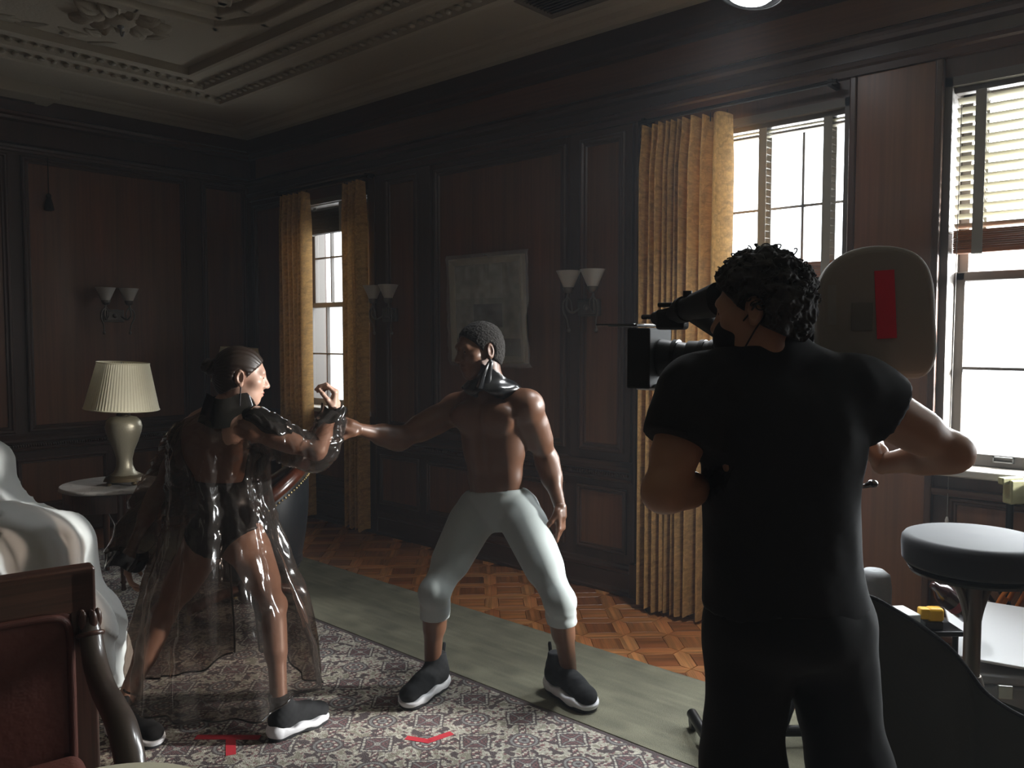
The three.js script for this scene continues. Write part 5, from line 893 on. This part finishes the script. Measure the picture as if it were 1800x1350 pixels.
{ // ---------------------------------------------------------------- movie camera on the cameraman's shoulder
  const [o, sh] = stage('movie_camera', 'shoulder-mounted movie camera with grey film magazine and red tape', 'movie camera', 0.7, 2.28), H = 150, dx = Math.cos(H * Math.PI / 180), dz = -Math.sin(H * Math.PI / 180);
  const ax = (t, y, s = 0) => [0.72 + dx * t + dz * s, y, -2.28 + dz * t - dx * s];   // along the lens axis, up, sideways
  const c = (t, y, s = 0) => { const p = ax(t, y, s); return [p[0], p[1], -p[2]]; };
  const body = std({ color: 0x090a0b, roughness: 0.75 });
  mesh('camera_body', sh(merge([obox(c(0.02, 1.44), [0.26, 0.15, 0.12], H), obox(c(-0.1, 1.40), [0.12, 0.1, 0.14], H, 0.02), obox(c(0.06, 1.53), [0.16, 0.03, 0.05], H)])), body, o);
  mesh('lens', sh(merge([cyl(ax(0.14, 1.44), ax(0.24, 1.44), 0.05, 0.05, 28), cyl(ax(0.24, 1.44), ax(0.33, 1.44), 0.043, 0.056, 28), ...[0.16, 0.19, 0.27].map((t) => cyl(ax(t, 1.44), ax(t + 0.014, 1.44), 0.054, 0.054, 28))])), M.blackMetal, o);
  const mb = mesh('matte_box', sh(merge([obox(c(0.36, 1.44, -0.0), [0.07, 0.175, 0.185], H), obox(c(0.41, 1.535), [0.09, 0.006, 0.185], H, 0.002)])), body, o);
  mesh('top_flag', sh(merge([obox(c(0.43, 1.537), [0.12, 0.005, 0.2], H, 0.002), obox(c(0.33, 1.56), [0.1, 0.014, 0.05], H)])), phys({ color: 0x24262a, roughness: 0.22, clearcoat: 0.6 }), mb);
  mesh('support_rod', sh(merge([-0.045, 0.045].map((s) => cyl(ax(-0.12, 1.355, s), ax(0.38, 1.355, s), 0.0095, 0.0095, 14)))), M.steel, o);
  mesh('viewfinder', sh(merge([cyl([0.40, 1.553, -2.31], [0.45, 1.566, -2.21], 0.019, 0.022, 18), cyl([0.445, 1.568, -2.22], [0.475, 1.58, -2.16], 0.031, 0.031, 20), cyl([0.452, 1.572, -2.205], [0.458, 1.575, -2.19], 0.035, 0.035, 20), cyl([0.475, 1.58, -2.16], [0.518, 1.595, -2.075], 0.034, 0.044, 22), obox([0.425, 1.588, 2.26], [0.05, 0.012, 0.04], H, 0.004), cyl([0.462, 1.6, -2.19], [0.462, 1.622, -2.19], 0.012, 0.012, 14), cyl([0.6, 1.5, -2.28], [0.47, 1.57, -2.19], 0.026, 0.026, 16), obox([0.435, 1.548, 2.255], [0.08, 0.055, 0.055], H, 0.01)])), body, o);
  mesh('eyecup', sh(lathe([[0.03, 0], [0.044, 0.012], [0.05, 0.03], [0.045, 0.032], [0.03, 0.01]], 22).rotateZ(-1.2).translate(0.517, 1.596, -2.07)), M.black, o);
  mesh('carry_handle', sh(merge([tube([ax(-0.06, 1.52), ax(-0.05, 1.575), ax(0.04, 1.585), ax(0.13, 1.575), ax(0.15, 1.52)], 0.012, 30, 10)])), body, o);
  mesh('hand_grip', sh(merge([limb([[0.915, 1.30, -2.28, 0.016], [0.92, 1.27, -2.28, 0.02], [0.925, 1.2, -2.27, 0.02], [0.925, 1.15, -2.26, 0.016]], 14), limb([[0.915, 1.31, -2.28, 0.012], [0.86, 1.34, -2.28, 0.012], [0.78, 1.36, -2.28, 0.014]], 10)])), body, o);
  mesh('focus_lever', sh(merge([limb([[0.9, 1.105, -2.22, 0.006], [0.95, 1.098, -2.22, 0.006], [0.965, 1.103, -2.22, 0.009]], 8), ball(0.975, 1.105, -2.22, 0.014, 0.011, 0.014, 12), limb([[0.925, 1.155, -2.26, 0.008], [0.91, 1.125, -2.24, 0.007], [0.9, 1.105, -2.22, 0.006]], 8)])), phys({ color: 0x1b1c1e, roughness: 0.25, clearcoat: 0.5 }), o);
  mesh('shoulder_pad', sh(obox([0.84, 1.395, 2.06], [0.2, 0.03, 0.09], 165, 0.014)), M.black, o);
  mesh('video_unit', sh(merge([obox(c(-0.09, 1.58, 0.01), [0.06, 0.07, 0.06], H), cyl(ax(-0.1, 1.61), ax(-0.1, 1.66), 0.014, 0.018, 12)])), M.blackMetal, o);
  // magazine: an arched flat case under a fabric cover
  const w = 0.135, sp = new THREE.Shape(); sp.moveTo(-w * 0.98, -0.14); sp.lineTo(-w * 1.02, 0.03); sp.bezierCurveTo(-w, 0.12, -w * 0.62, 0.165, 0.0, 0.168); sp.bezierCurveTo(w * 0.75, 0.168, w * 1.0, 0.13, w * 1.04, 0.03); sp.lineTo(w * 1.1, -0.09); sp.bezierCurveTo(w * 1.08, -0.15, w * 0.9, -0.165, w * 0.7, -0.165); sp.lineTo(-w * 0.8, -0.165); sp.closePath();
  const mg = new THREE.ExtrudeGeometry(sp, { depth: 0.06, bevelEnabled: true, bevelThickness: 0.02, bevelSize: 0.018, bevelOffset: -0.018, bevelSegments: 5, curveSegments: 20 }); mg.translate(0, 0, -0.03);
  const mtx = new THREE.Matrix4().makeRotationY(THREE.MathUtils.degToRad(-14)).setPosition(0.921, 1.562, -2.13);   // its broad side towards the room
  const mag = mesh('film_magazine', sh(mg.applyMatrix4(mtx)), std({ color: 0x8a857f, roughness: 0.85, bumpMap: M.knit.bumpMap, bumpScale: 0.0008 }), o);
  const onFace = (x, y, ww, hh, rot, m, name) => { const g = new THREE.BoxGeometry(ww, hh, 0.002, 3, 3, 1); g.rotateZ(rot); g.translate(x, y, 0.0515); mesh(name, sh(g.applyMatrix4(mtx)), m, mag); };
  onFace(0.024, 0.02, 0.046, 0.17, 0.06, std({ color: 0xd0283f, roughness: 0.6 }), 'red_tape'); onFace(-0.102, 0.02, 0.02, 0.1, 0.02, std({ color: 0x8b8a86, roughness: 0.7 }), 'white_tape'); onFace(-0.03, -0.01, 0.05, 0.07, 0.0, std({ color: 0x6e6d69, roughness: 0.8 }), 'label_patch');
}

{ // ---------------------------------------------------------------- black stool at the right
  const [o, sh] = stage('padded_stool', 'round black padded stool on a metal post below the window', 'stool', 1.5, 2.65), x = 1.5, z = -2.65, top = 0.865;
  const seat = lathe([[0, 0], [0.16, 0], [0.205, 0.006], [0.215, 0.02], [0.218, 0.07], [0.216, 0.088], [0.208, 0.098], [0.195, 0.103], [0.1, 0.108], [0, 0.11]], 56).translate(x, top - 0.11, z);
  mesh('seat_cushion', sh(seat), phys({ color: 0x1e2024, roughness: 0.75, sheen: 0.4, sheenColor: new THREE.Color(0.5, 0.52, 0.58), sheenRoughness: 0.5 }), o);
  mesh('seat_plate', sh(lathe([[0, 0], [0.19, 0], [0.2, 0.02], [0, 0.02]], 40).translate(x, top - 0.132, z)), M.blackMetal, o);
  mesh('bracket', sh(merge([limb([[x - 0.11, top - 0.14, z, 0.012], [x - 0.06, top - 0.16, z, 0.014], [x - 0.025, top - 0.24, z, 0.013], [x - 0.01, top - 0.33, z, 0.012]], 10), limb([[x + 0.11, top - 0.14, z, 0.012], [x + 0.06, top - 0.16, z, 0.014], [x + 0.025, top - 0.24, z, 0.013], [x + 0.01, top - 0.33, z, 0.012]], 10)])), M.pewter, o);
  mesh('post', sh(merge([cyl([x, 0.08, z], [x, top - 0.14, z], 0.026, 0.026, 20), cyl([x, 0.08, z], [x, 0.38, z], 0.034, 0.034, 20), cyl([x, 0.37, z], [x, 0.4, z], 0.04, 0.03, 20)])), M.pewter, o);
  for (let k = 0; k < 5; k++) { const a = k * 1.2566 + 0.3; mesh('foot', sh(merge([limb([[x, 0.09, z, 0.02], [x + Math.cos(a) * 0.12, 0.075, z + Math.sin(a) * 0.12, 0.016], [x + Math.cos(a) * 0.19, 0.045, z + Math.sin(a) * 0.19, 0.012]], 10), ball(x + Math.cos(a) * 0.19, 0.035, z + Math.sin(a) * 0.19, 0.022, 0.026, 0.022, 12)])), M.pewter, o); }
}

{ // ---------------------------------------------------------------- canvas-draped cart, case and board behind the cameraman
  const [o, sh] = stage('canvas_cart', 'dark grey canvas sling of an equipment cart at the cameraman\'s right', 'cart', 1.2, 2.42);
  const rim = [[0.98, 0.73, 2.42], [1.04, 0.745, 2.38], [1.12, 0.705, 2.36], [1.20, 0.655, 2.36], [1.28, 0.59, 2.36], [1.34, 0.52, 2.37], [1.37, 0.475, 2.35], [1.44, 0.425, 2.33], [1.52, 0.39, 2.31], [1.6, 0.36, 2.3]];
  const cv = new THREE.CatmullRomCurve3(rim.map((p) => V(p[0], p[1], -p[2]))), n = 60, m = 44, g = new THREE.PlaneGeometry(1, 1, n, m), p = g.attributes.position;
  for (let i = 0; i < p.count; i++) { const s = p.getX(i) + 0.5, t = 0.5 - p.getY(i), a = cv.getPointAt(s), sag = 0.05 * Math.sin(t * Math.PI), fold = 0.02 * (noise2(s * 5 + t * 2, t * 3 + 2) - 0.5) + 0.014 * Math.sin(s * 14 + t * 4) * t; p.setXYZ(i, a.x + t * 0.02 * (s - 0.5), lerp(a.y, 0.05 + 0.008 * Math.sin(s * 20), t), a.z + 0.10 * smooth(0, 1, t) + sag * -0.4 + fold); }
  g.computeVertexNormals();
  const back = g.clone(), bp = back.attributes.position; for (let i = 0; i < bp.count; i++) bp.setZ(i, -2.41 - (bp.getZ(i) + 2.37) * 0.25); back.computeVertexNormals();
  const canvas = std({ color: 0x34352f, roughness: 0.95, side: THREE.DoubleSide, bumpMap: M.knit.bumpMap, bumpScale: 0.001 });
  mesh('canvas_front', sh(g), canvas, o); mesh('canvas_back', sh(back), canvas, o);
  mesh('rim_binding', sh(new THREE.TubeGeometry(cv, 50, 0.0065, 8)), M.knit, o);
  mesh('cart_frame', sh(merge([cyl([0.985, 0.06, -2.42], [0.985, 0.73, -2.42], 0.012), cyl([1.59, 0.07, -2.35], [1.59, 0.36, -2.32], 0.012), cyl([0.985, 0.07, -2.42], [1.59, 0.07, -2.35], 0.014)])), M.blackMetal, o);
  for (const [x, z] of [[0.985, -2.42], [1.59, -2.35]]) mesh('castor', sh(merge([cyl([x - 0.012, 0.04, z], [x + 0.012, 0.04, z], 0.03, 0.03, 18), cyl([x, 0.04, z], [x, 0.08, z], 0.01)])), M.black, o);

  const [b, shb] = stage('grey_case', 'grey equipment case on the floor at the right edge', 'case', 1.86, 3.05);
  mesh('case_body', shb(obox([1.87, 0.125, 3.05], [0.40, 0.23, 0.26], -12, 0.015)), std({ color: 0x8b8e90, roughness: 0.55 }), b);
  mesh('case_lid', shb(obox([1.87, 0.26, 3.05], [0.41, 0.04, 0.27], -12, 0.012)), std({ color: 0x9a9d9f, roughness: 0.5 }), b);
  for (const x of [1.76, 1.96]) mesh('latch', shb(obox([x, 0.235, 2.912 + (x - 1.87) * 0.2], [0.05, 0.05, 0.012], -12, 0.004)), M.steel, b);
  const [w, shw] = stage('white_board', 'bright white foam board lying tilted on the grey case below the stool', 'board', 1.9, 3.05);
  const wb = new RoundedBoxGeometry(0.46, 0.012, 0.34, 2, 0.004); wb.rotateX(0.42); wb.rotateZ(-0.1); wb.rotateY(-0.25); wb.translate(1.9, 0.375, -3.07);
  mesh('foam_sheet', shw(wb), std({ color: 0xe8eaec, roughness: 0.7 }), w);
  mesh('sheet_prop', shw(obox([1.9, 0.34, 3.12], [0.2, 0.11, 0.05], 0, 0.01)), M.black, w);
}
{ // kit on a low trolley behind the canvas
  const [t, sh] = stage('kit_trolley', 'low black trolley shelf holding small kit behind the canvas sling', 'trolley', 1.49, 3.04);
  mesh('shelf', sh(obox([1.435, 0.427, 3.04], [0.41, 0.02, 0.2], 0, 0.006)), M.blackMetal, t);
  for (const [x, q] of [[1.25, 2.97], [1.62, 2.97], [1.25, 3.12], [1.62, 3.12]]) mesh('leg', sh(cyl([x, 0.0085, -q], [x, 0.427, -q], 0.011, 0.011, 10)), M.blackMetal, t);
  const [a, sa] = stage('white_kit_box', 'small white box with a cable behind the canvas sling', 'box', 1.42, 3.0);
  mesh('box_body', sa(obox([1.407, 0.467, 3.0], [0.145, 0.057, 0.11], 8, 0.006)), std({ color: 0xb9bcbc, roughness: 0.5 }), a); mesh('box_cable', sa(tube([[1.37, 0.488, -2.955], [1.352, 0.515, -2.955], [1.37, 0.526, -2.945], [1.41, 0.505, -2.935], [1.42, 0.47, -2.925]], 0.0045, 24, 6)), M.sill, a);
  const [b, sb] = stage('yellow_plug', 'yellow cable plug beside the small white box', 'plug', 1.53, 2.98);
  mesh('plug_body', sb(merge([obox([1.506, 0.493, 2.98], [0.034, 0.04, 0.036], -5, 0.006), obox([1.546, 0.49, 2.98], [0.056, 0.05, 0.046], -5, 0.012)])), std({ color: 0xd9a51f, roughness: 0.5 }), b); mesh('plug_stand', sb(obox([1.535, 0.452, 2.98], [0.066, 0.03, 0.05], 0, 0.004)), M.black, b);
  const [c, sc] = stage('drinks_bottle', 'dark red bottle lying beside the yellow plug', 'bottle', 1.64, 3.04);
  const bt = lathe([[0, 0], [0.033, 0.002], [0.039, 0.012], [0.039, 0.13], [0.033, 0.15], [0.017, 0.17], [0.015, 0.19], [0, 0.192]], 24).rotateZ(0.9).translate(1.715, 0.462, -3.04);
  mesh('bottle_body', sc(bt), phys({ color: 0x2c1214, roughness: 0.25, clearcoat: 0.5 }), c); mesh('bottle_band', sc(cyl([1.665, 0.501, -3.04], [1.643, 0.518, -3.04], 0.0395, 0.0395, 24)), std({ color: 0x8a3a3e, roughness: 0.5 }), c);
  const [d, sd] = stage('grey_roll', 'pale grey rolled cloth standing by the cameraman\'s hip', 'roll', 1.18, 2.66);
  mesh('roll_body', sd(lathe([[0, 0.0085], [0.05, 0.0085], [0.054, 0.01], [0.054, 0.69], [0.048, 0.73], [0.03, 0.745], [0, 0.74]], 28).translate(1.18, 0.0, -2.66)), std({ color: 0x9a9da0, roughness: 0.8 }), d);
  mesh('roll_strap', sd(new THREE.TorusGeometry(0.055, 0.005, 8, 32).rotateX(Math.PI / 2).translate(1.18, 0.6, -2.66)), M.black, d);
  const [e, se] = stage('cable_coil', 'tangle of orange and black cable hanging on a stand right of the stool', 'cable', 2.03, 3.36);
  const tang = (k, y) => { const pts = []; for (let i = 0; i < 14; i++) { const q = i / 13 * Math.PI * 4 + k; pts.push([1.99 + Math.cos(q) * (0.06 + 0.014 * Math.sin(i * 2.1 + k)), y + Math.sin(q * 0.9 + k) * 0.11, -3.315 + Math.sin(q) * 0.03 + i * 0.003]); } return tube(pts, 0.009, 140, 6); };
  mesh('black_cable', se(tang(0, 0.5)), M.black, e); mesh('orange_cable', se(tang(1.5, 0.42)), std({ color: 0xc06a22, roughness: 0.6 }), e); mesh('cable_stand', se(merge([cyl([2.04, 0.0085, -3.36], [2.04, 0.91, -3.36], 0.014), ...[0, 1, 2].map((k) => cyl([2.04, 0.2, -3.36], [2.04 + Math.cos(k * 2.09 + 0.5) * 0.08, 0.015, -3.36 + Math.sin(k * 2.09 + 0.5) * 0.08], 0.01))])), M.blackMetal, e);
  mesh('stand_head', se(merge([obox([2.055, 0.87, 3.36], [0.07, 0.1, 0.05], 10, 0.008), obox([2.04, 0.915, 3.36], [0.1, 0.03, 0.03], 10, 0.006)])), std({ color: 0x9b9a72, roughness: 0.5 }), e);
}
{ // black dolly base seen between the cameraman's legs
  const [o, sh] = stage('dolly_base', 'black metal dolly base on the floor between the cameraman\'s legs', 'dolly', 0.98, 2.95);
  mesh('cross_bar', sh(merge([cyl([0.70, 0.06, -2.96], [1.17, 0.06, -2.96], 0.02), cyl([0.71, 0.06, -2.72], [0.69, 0.06, -3.1], 0.02)])), M.blackMetal, o);
  mesh('end_bar', sh(cyl([1.16, 0.06, -2.8], [1.17, 0.06, -3.1], 0.02)), M.blackMetal, o);
  mesh('diagonal_strut', sh(merge([cyl([0.98, 0.07, -2.95], [1.1, 0.24, -3.08], 0.022), cyl([1.1, 0.24, -3.08], [1.16, 0.06, -3.08], 0.018)])), M.blackMetal, o);
  for (const [x, q] of [[0.71, 2.74], [0.69, 3.08], [1.16, 2.83], [1.17, 3.08]]) mesh('wheel', sh(cyl([x - 0.012, 0.037, -q], [x + 0.012, 0.037, -q], 0.028, 0.028, 18)), M.black, o);
}

{ // ---------------------------------------------------------------- foreground armchair
  const D = THREE.MathUtils.degToRad(36.9), o = thing('armchair', 'dark wooden armchair with red leather back and curved carved arm in the foreground', 'chair', S(-1.02, 1.99, 0.0095), YAW + D);
  const leather = phys({ color: 0x5e342a, roughness: 0.5, clearcoat: 0.15, bumpMap: M.plaster.bumpMap, bumpScale: 0.0015 }), z0 = -0.03, z1 = 0.025;
  mesh('back_frame', merge([box(-0.06, 0, 0.0, 0.935, z0, z1, 0.008), box(-0.62, -0.56, 0.0, 0.935, z0, z1, 0.008), box(-0.62, 0, 0.83, 0.94, z0, z1, 0.008, 'x'), box(-0.6, -0.02, 0.36, 0.43, z0, z1, 0.008, 'x')]), M.furn, o);
  const pad = surfaceNets((x, y, z) => roundBox([-0.31, 0.635, 0.004], [0.262, 0.215, 0.024], 0.02)(x, y, z) - 0.006 * Math.exp(-Math.pow((x + 0.31) / 0.15, 2) - Math.pow((y - 0.63) / 0.12, 2)), [-0.62, 0.38, -0.06], [0.0, 0.9, 0.08], 0.008);
  mesh('back_pad', pad, leather, o);
  const pp = []; for (let k = 0; k <= 48; k++) { const a = k / 48 * Math.PI * 2, c = Math.cos(a), s = Math.sin(a), e = 0.18; pp.push([-0.31 + 0.252 * Math.sign(c) * Math.pow(Math.abs(c), e), 0.635 + 0.2 * Math.sign(s) * Math.pow(Math.abs(s), e), 0.03]); }
  mesh('piping', tube(pp, 0.009, 160, 8, 0.2), leather, o);
  for (const x of [-0.03, -0.59]) {
    const s = x > -0.3 ? 1 : -1, sx = x + s * 0.012;
    const a = mesh('arm', merge([limb([[sx, 0.815, 0.03, 0.02], [sx, 0.775, 0.05, 0.026], [sx, 0.725, 0.10, 0.027], [sx, 0.695, 0.19, 0.027], [sx, 0.69, 0.29, 0.028], [sx, 0.675, 0.38, 0.03], [sx, 0.63, 0.44, 0.03], [sx, 0.56, 0.465, 0.027], [sx, 0.48, 0.44, 0.024], [sx, 0.41, 0.42, 0.026]], 16)]), phys({ color: 0x4a4039, roughness: 0.3, clearcoat: 0.7, clearcoatRoughness: 0.15 }), o);
    mesh('carved_collar', merge([new THREE.TorusGeometry(0.026, 0.006, 8, 24).rotateX(1.2).translate(sx, 0.782, 0.045), ...[0, 1, 2, 3, 4].map((k) => ball(sx + Math.cos(k * 1.256) * 0.018, 0.815, 0.035 + Math.sin(k * 1.256) * 0.016, 0.01, 0.026, 0.01, 10))]), M.furn, a);
    mesh('front_leg', merge([box(x - 0.03, x + 0.03, 0.0, 0.42, 0.4, 0.46, 0.008)]), M.furn, o);
  }
  mesh('seat_frame', merge([box(-0.6, -0.02, 0.34, 0.42, 0.0, 0.46, 0.008, 'x')]), M.furn, o);
  mesh('seat_pad', new RoundedBoxGeometry(0.54, 0.09, 0.44, 4, 0.035).translate(-0.31, 0.455, 0.24), leather, o);
}
{ // small round table at the bottom edge
  const [o, sh] = stage('round_stand', 'ivory-topped small round table at the bottom edge beside the armchair', 'table', -0.685, 1.315), x = -0.685, z = -1.315;
  mesh('table_top', sh(lathe([[0, 0], [0.195, 0], [0.21, 0.01], [0.212, 0.02], [0.205, 0.028], [0, 0.028]], 64).translate(x, 0.672, z)), phys({ color: 0xd9d2b8, roughness: 0.35, clearcoat: 0.3 }), o);
  mesh('pedestal', sh(lathe([[0.05, 0.05], [0.03, 0.1], [0.022, 0.3], [0.035, 0.38], [0.022, 0.45], [0.03, 0.62], [0.09, 0.672]], 24).translate(x, 0, z)), M.furn, o);
  for (let k = 0; k < 3; k++) { const a = k * 2.094 + 0.4; mesh('foot', sh(limb([[x, 0.12, z, 0.024], [x + Math.cos(a) * 0.09, 0.07, z + Math.sin(a) * 0.09, 0.018], [x + Math.cos(a) * 0.17, 0.024, z + Math.sin(a) * 0.17, 0.014]], 10)), M.furn, o); }
}
{ // sheet-covered chair
  const [o, sh] = stage('covered_chair', 'chair hidden under a white dust sheet at the left edge', 'covered chair', -2.1, 3.15);
  const f = blend([roundBox([-2.16, 0.38, -3.15], [0.40, 0.38, 0.36], 0.12), roundBox([-2.33, 0.68, -3.25], [0.27, 0.4, 0.2], 0.1), ellipsoid([-2.0, 0.64, -3.12], [0.2, 0.13, 0.28]), roundBox([-2.12, 0.2, -3.15], [0.46, 0.2, 0.42], 0.1)], 0.2);
  const g = surfaceNets((x, y, z) => { const a = Math.atan2(z + 3.15, x + 2.16), low = smooth(0.85, 0.2, y); return Math.max(f(x, y, z) + (0.03 * Math.sin(a * 13 + 2 * noise2(a * 3, y * 2)) + 0.02 * Math.sin(a * 29 + y * 6)) * low * 0.6 + 0.085 * (Math.abs(noise2((x * 0.8 + y * 0.62) * 5 + z * 2, (x * 0.6 - y * 0.8) * 2.2 + z * 3) - 0.5) - 0.2) + 0.05 * (Math.abs(noise2((x + y * 0.4) * 15 + 4, (x * 0.5 - y) * 5 + z * 6) - 0.5) - 0.2), 0.012 - y); }, [-2.8, 0.0, -3.8], [-1.45, 1.25, -2.6], 0.014);
  mesh('dust_sheet', sh(g), std({ color: 0xcfd2d0, roughness: 0.9, side: THREE.DoubleSide }), o);
}
{ // leather tub chair behind the woman
  const cx = -1.42, cz = -4.38, [o, sh] = stage('tub_chair', 'black leather tub chair with wooden rail and brass nails behind the woman', 'chair', cx, 4.38);
  const lea = phys({ color: 0x14171a, roughness: 0.35, clearcoat: 0.35, clearcoatRoughness: 0.3 }), A0 = -2.2, A1 = 2.2, dir = 0.25;   // the back points right and a little away
  const rad = (t) => 0.305 + 0.02 * Math.cos(t), ht = (t) => 0.57 + 0.25 * Math.pow(Math.max(0, Math.cos(t * 0.72)), 2.2), P = (t, r, y) => [cx + Math.cos(t + dir) * r, y, cz - Math.sin(t + dir) * r];
  const wall = (r0, r1, flip) => { const n = 64, m = 12, g = new THREE.PlaneGeometry(1, 1, n, m), p = g.attributes.position; for (let i = 0; i < p.count; i++) { const t = lerp(A0, A1, p.getX(i) + 0.5), k = p.getY(i) + 0.5, bulge = Math.sin(k * Math.PI) * (flip ? -0.02 : 0.02), q = P(t, lerp(r0(t), r1(t), k) + bulge, lerp(0.27, ht(t), k)); p.setXYZ(i, ...q); } g.computeVertexNormals(); return g; };
  mesh('leather_back', sh(merge([wall((t) => rad(t) - 0.05, rad, false), wall((t) => rad(t) - 0.12, (t) => rad(t) - 0.05, true)])), Object.assign(lea.clone(), { side: THREE.DoubleSide }), o);
  const rp = []; for (let k = 0; k <= 40; k++) { const t = lerp(A0, A1, k / 40); rp.push([...P(t, rad(t) - 0.025, ht(t)), k < 2 || k > 38 ? 0.03 : 0.036]); }
  mesh('wooden_rail', sh(limb(rp, 12, 160)), phys({ map: tFurn, color: 0xd8a888, roughness: 0.28, clearcoat: 0.6, clearcoatRoughness: 0.15 }), o);
  const nails = []; for (let k = 0; k <= 74; k++) { const t = lerp(A0 + 0.05, A1 - 0.05, k / 74), q = P(t, rad(t) + 0.006, ht(t) - 0.045); nails.push(ball(...q, 0.0065, 0.0065, 0.0065, 6)); }
  const nm = mesh('brass_nails', sh(merge(nails)), std({ color: 0xc9b184, roughness: 0.25, metalness: 0.9 }), o); nm.userData.kind = 'stuff';
  mesh('seat', sh(lathe([[0, 0.27], [0.27, 0.27], [0.29, 0.3], [0.285, 0.4], [0.25, 0.44], [0.1, 0.455], [0, 0.455]], 40).translate(cx, 0, cz)), lea, o);
  mesh('pedestal', sh(lathe([[0, 0.1], [0.05, 0.1], [0.06, 0.16], [0.04, 0.2], [0.05, 0.26], [0.16, 0.275]], 24).translate(cx, 0, cz)), M.furn, o);
  for (let k = 0; k < 4; k++) { const a = k * Math.PI / 2 + 0.55, ex = cx + Math.cos(a) * 0.31, ez = cz - Math.sin(a) * 0.31; const ft = mesh('foot', sh(limb([[cx, 0.15, cz, 0.03], [cx + Math.cos(a) * 0.13, 0.14, cz - Math.sin(a) * 0.13, 0.028], [ex, 0.085, ez, 0.028]], 10)), M.furn, o); mesh('castor', sh(merge([cyl([ex - 0.01, 0.034, ez], [ex + 0.01, 0.034, ez], 0.024, 0.024, 16), cyl([ex, 0.03, ez], [ex, 0.085, ez], 0.01)])), std({ color: 0xa08a5a, roughness: 0.35, metalness: 0.8 }), ft); }
}

renderer.render(scene, camera);
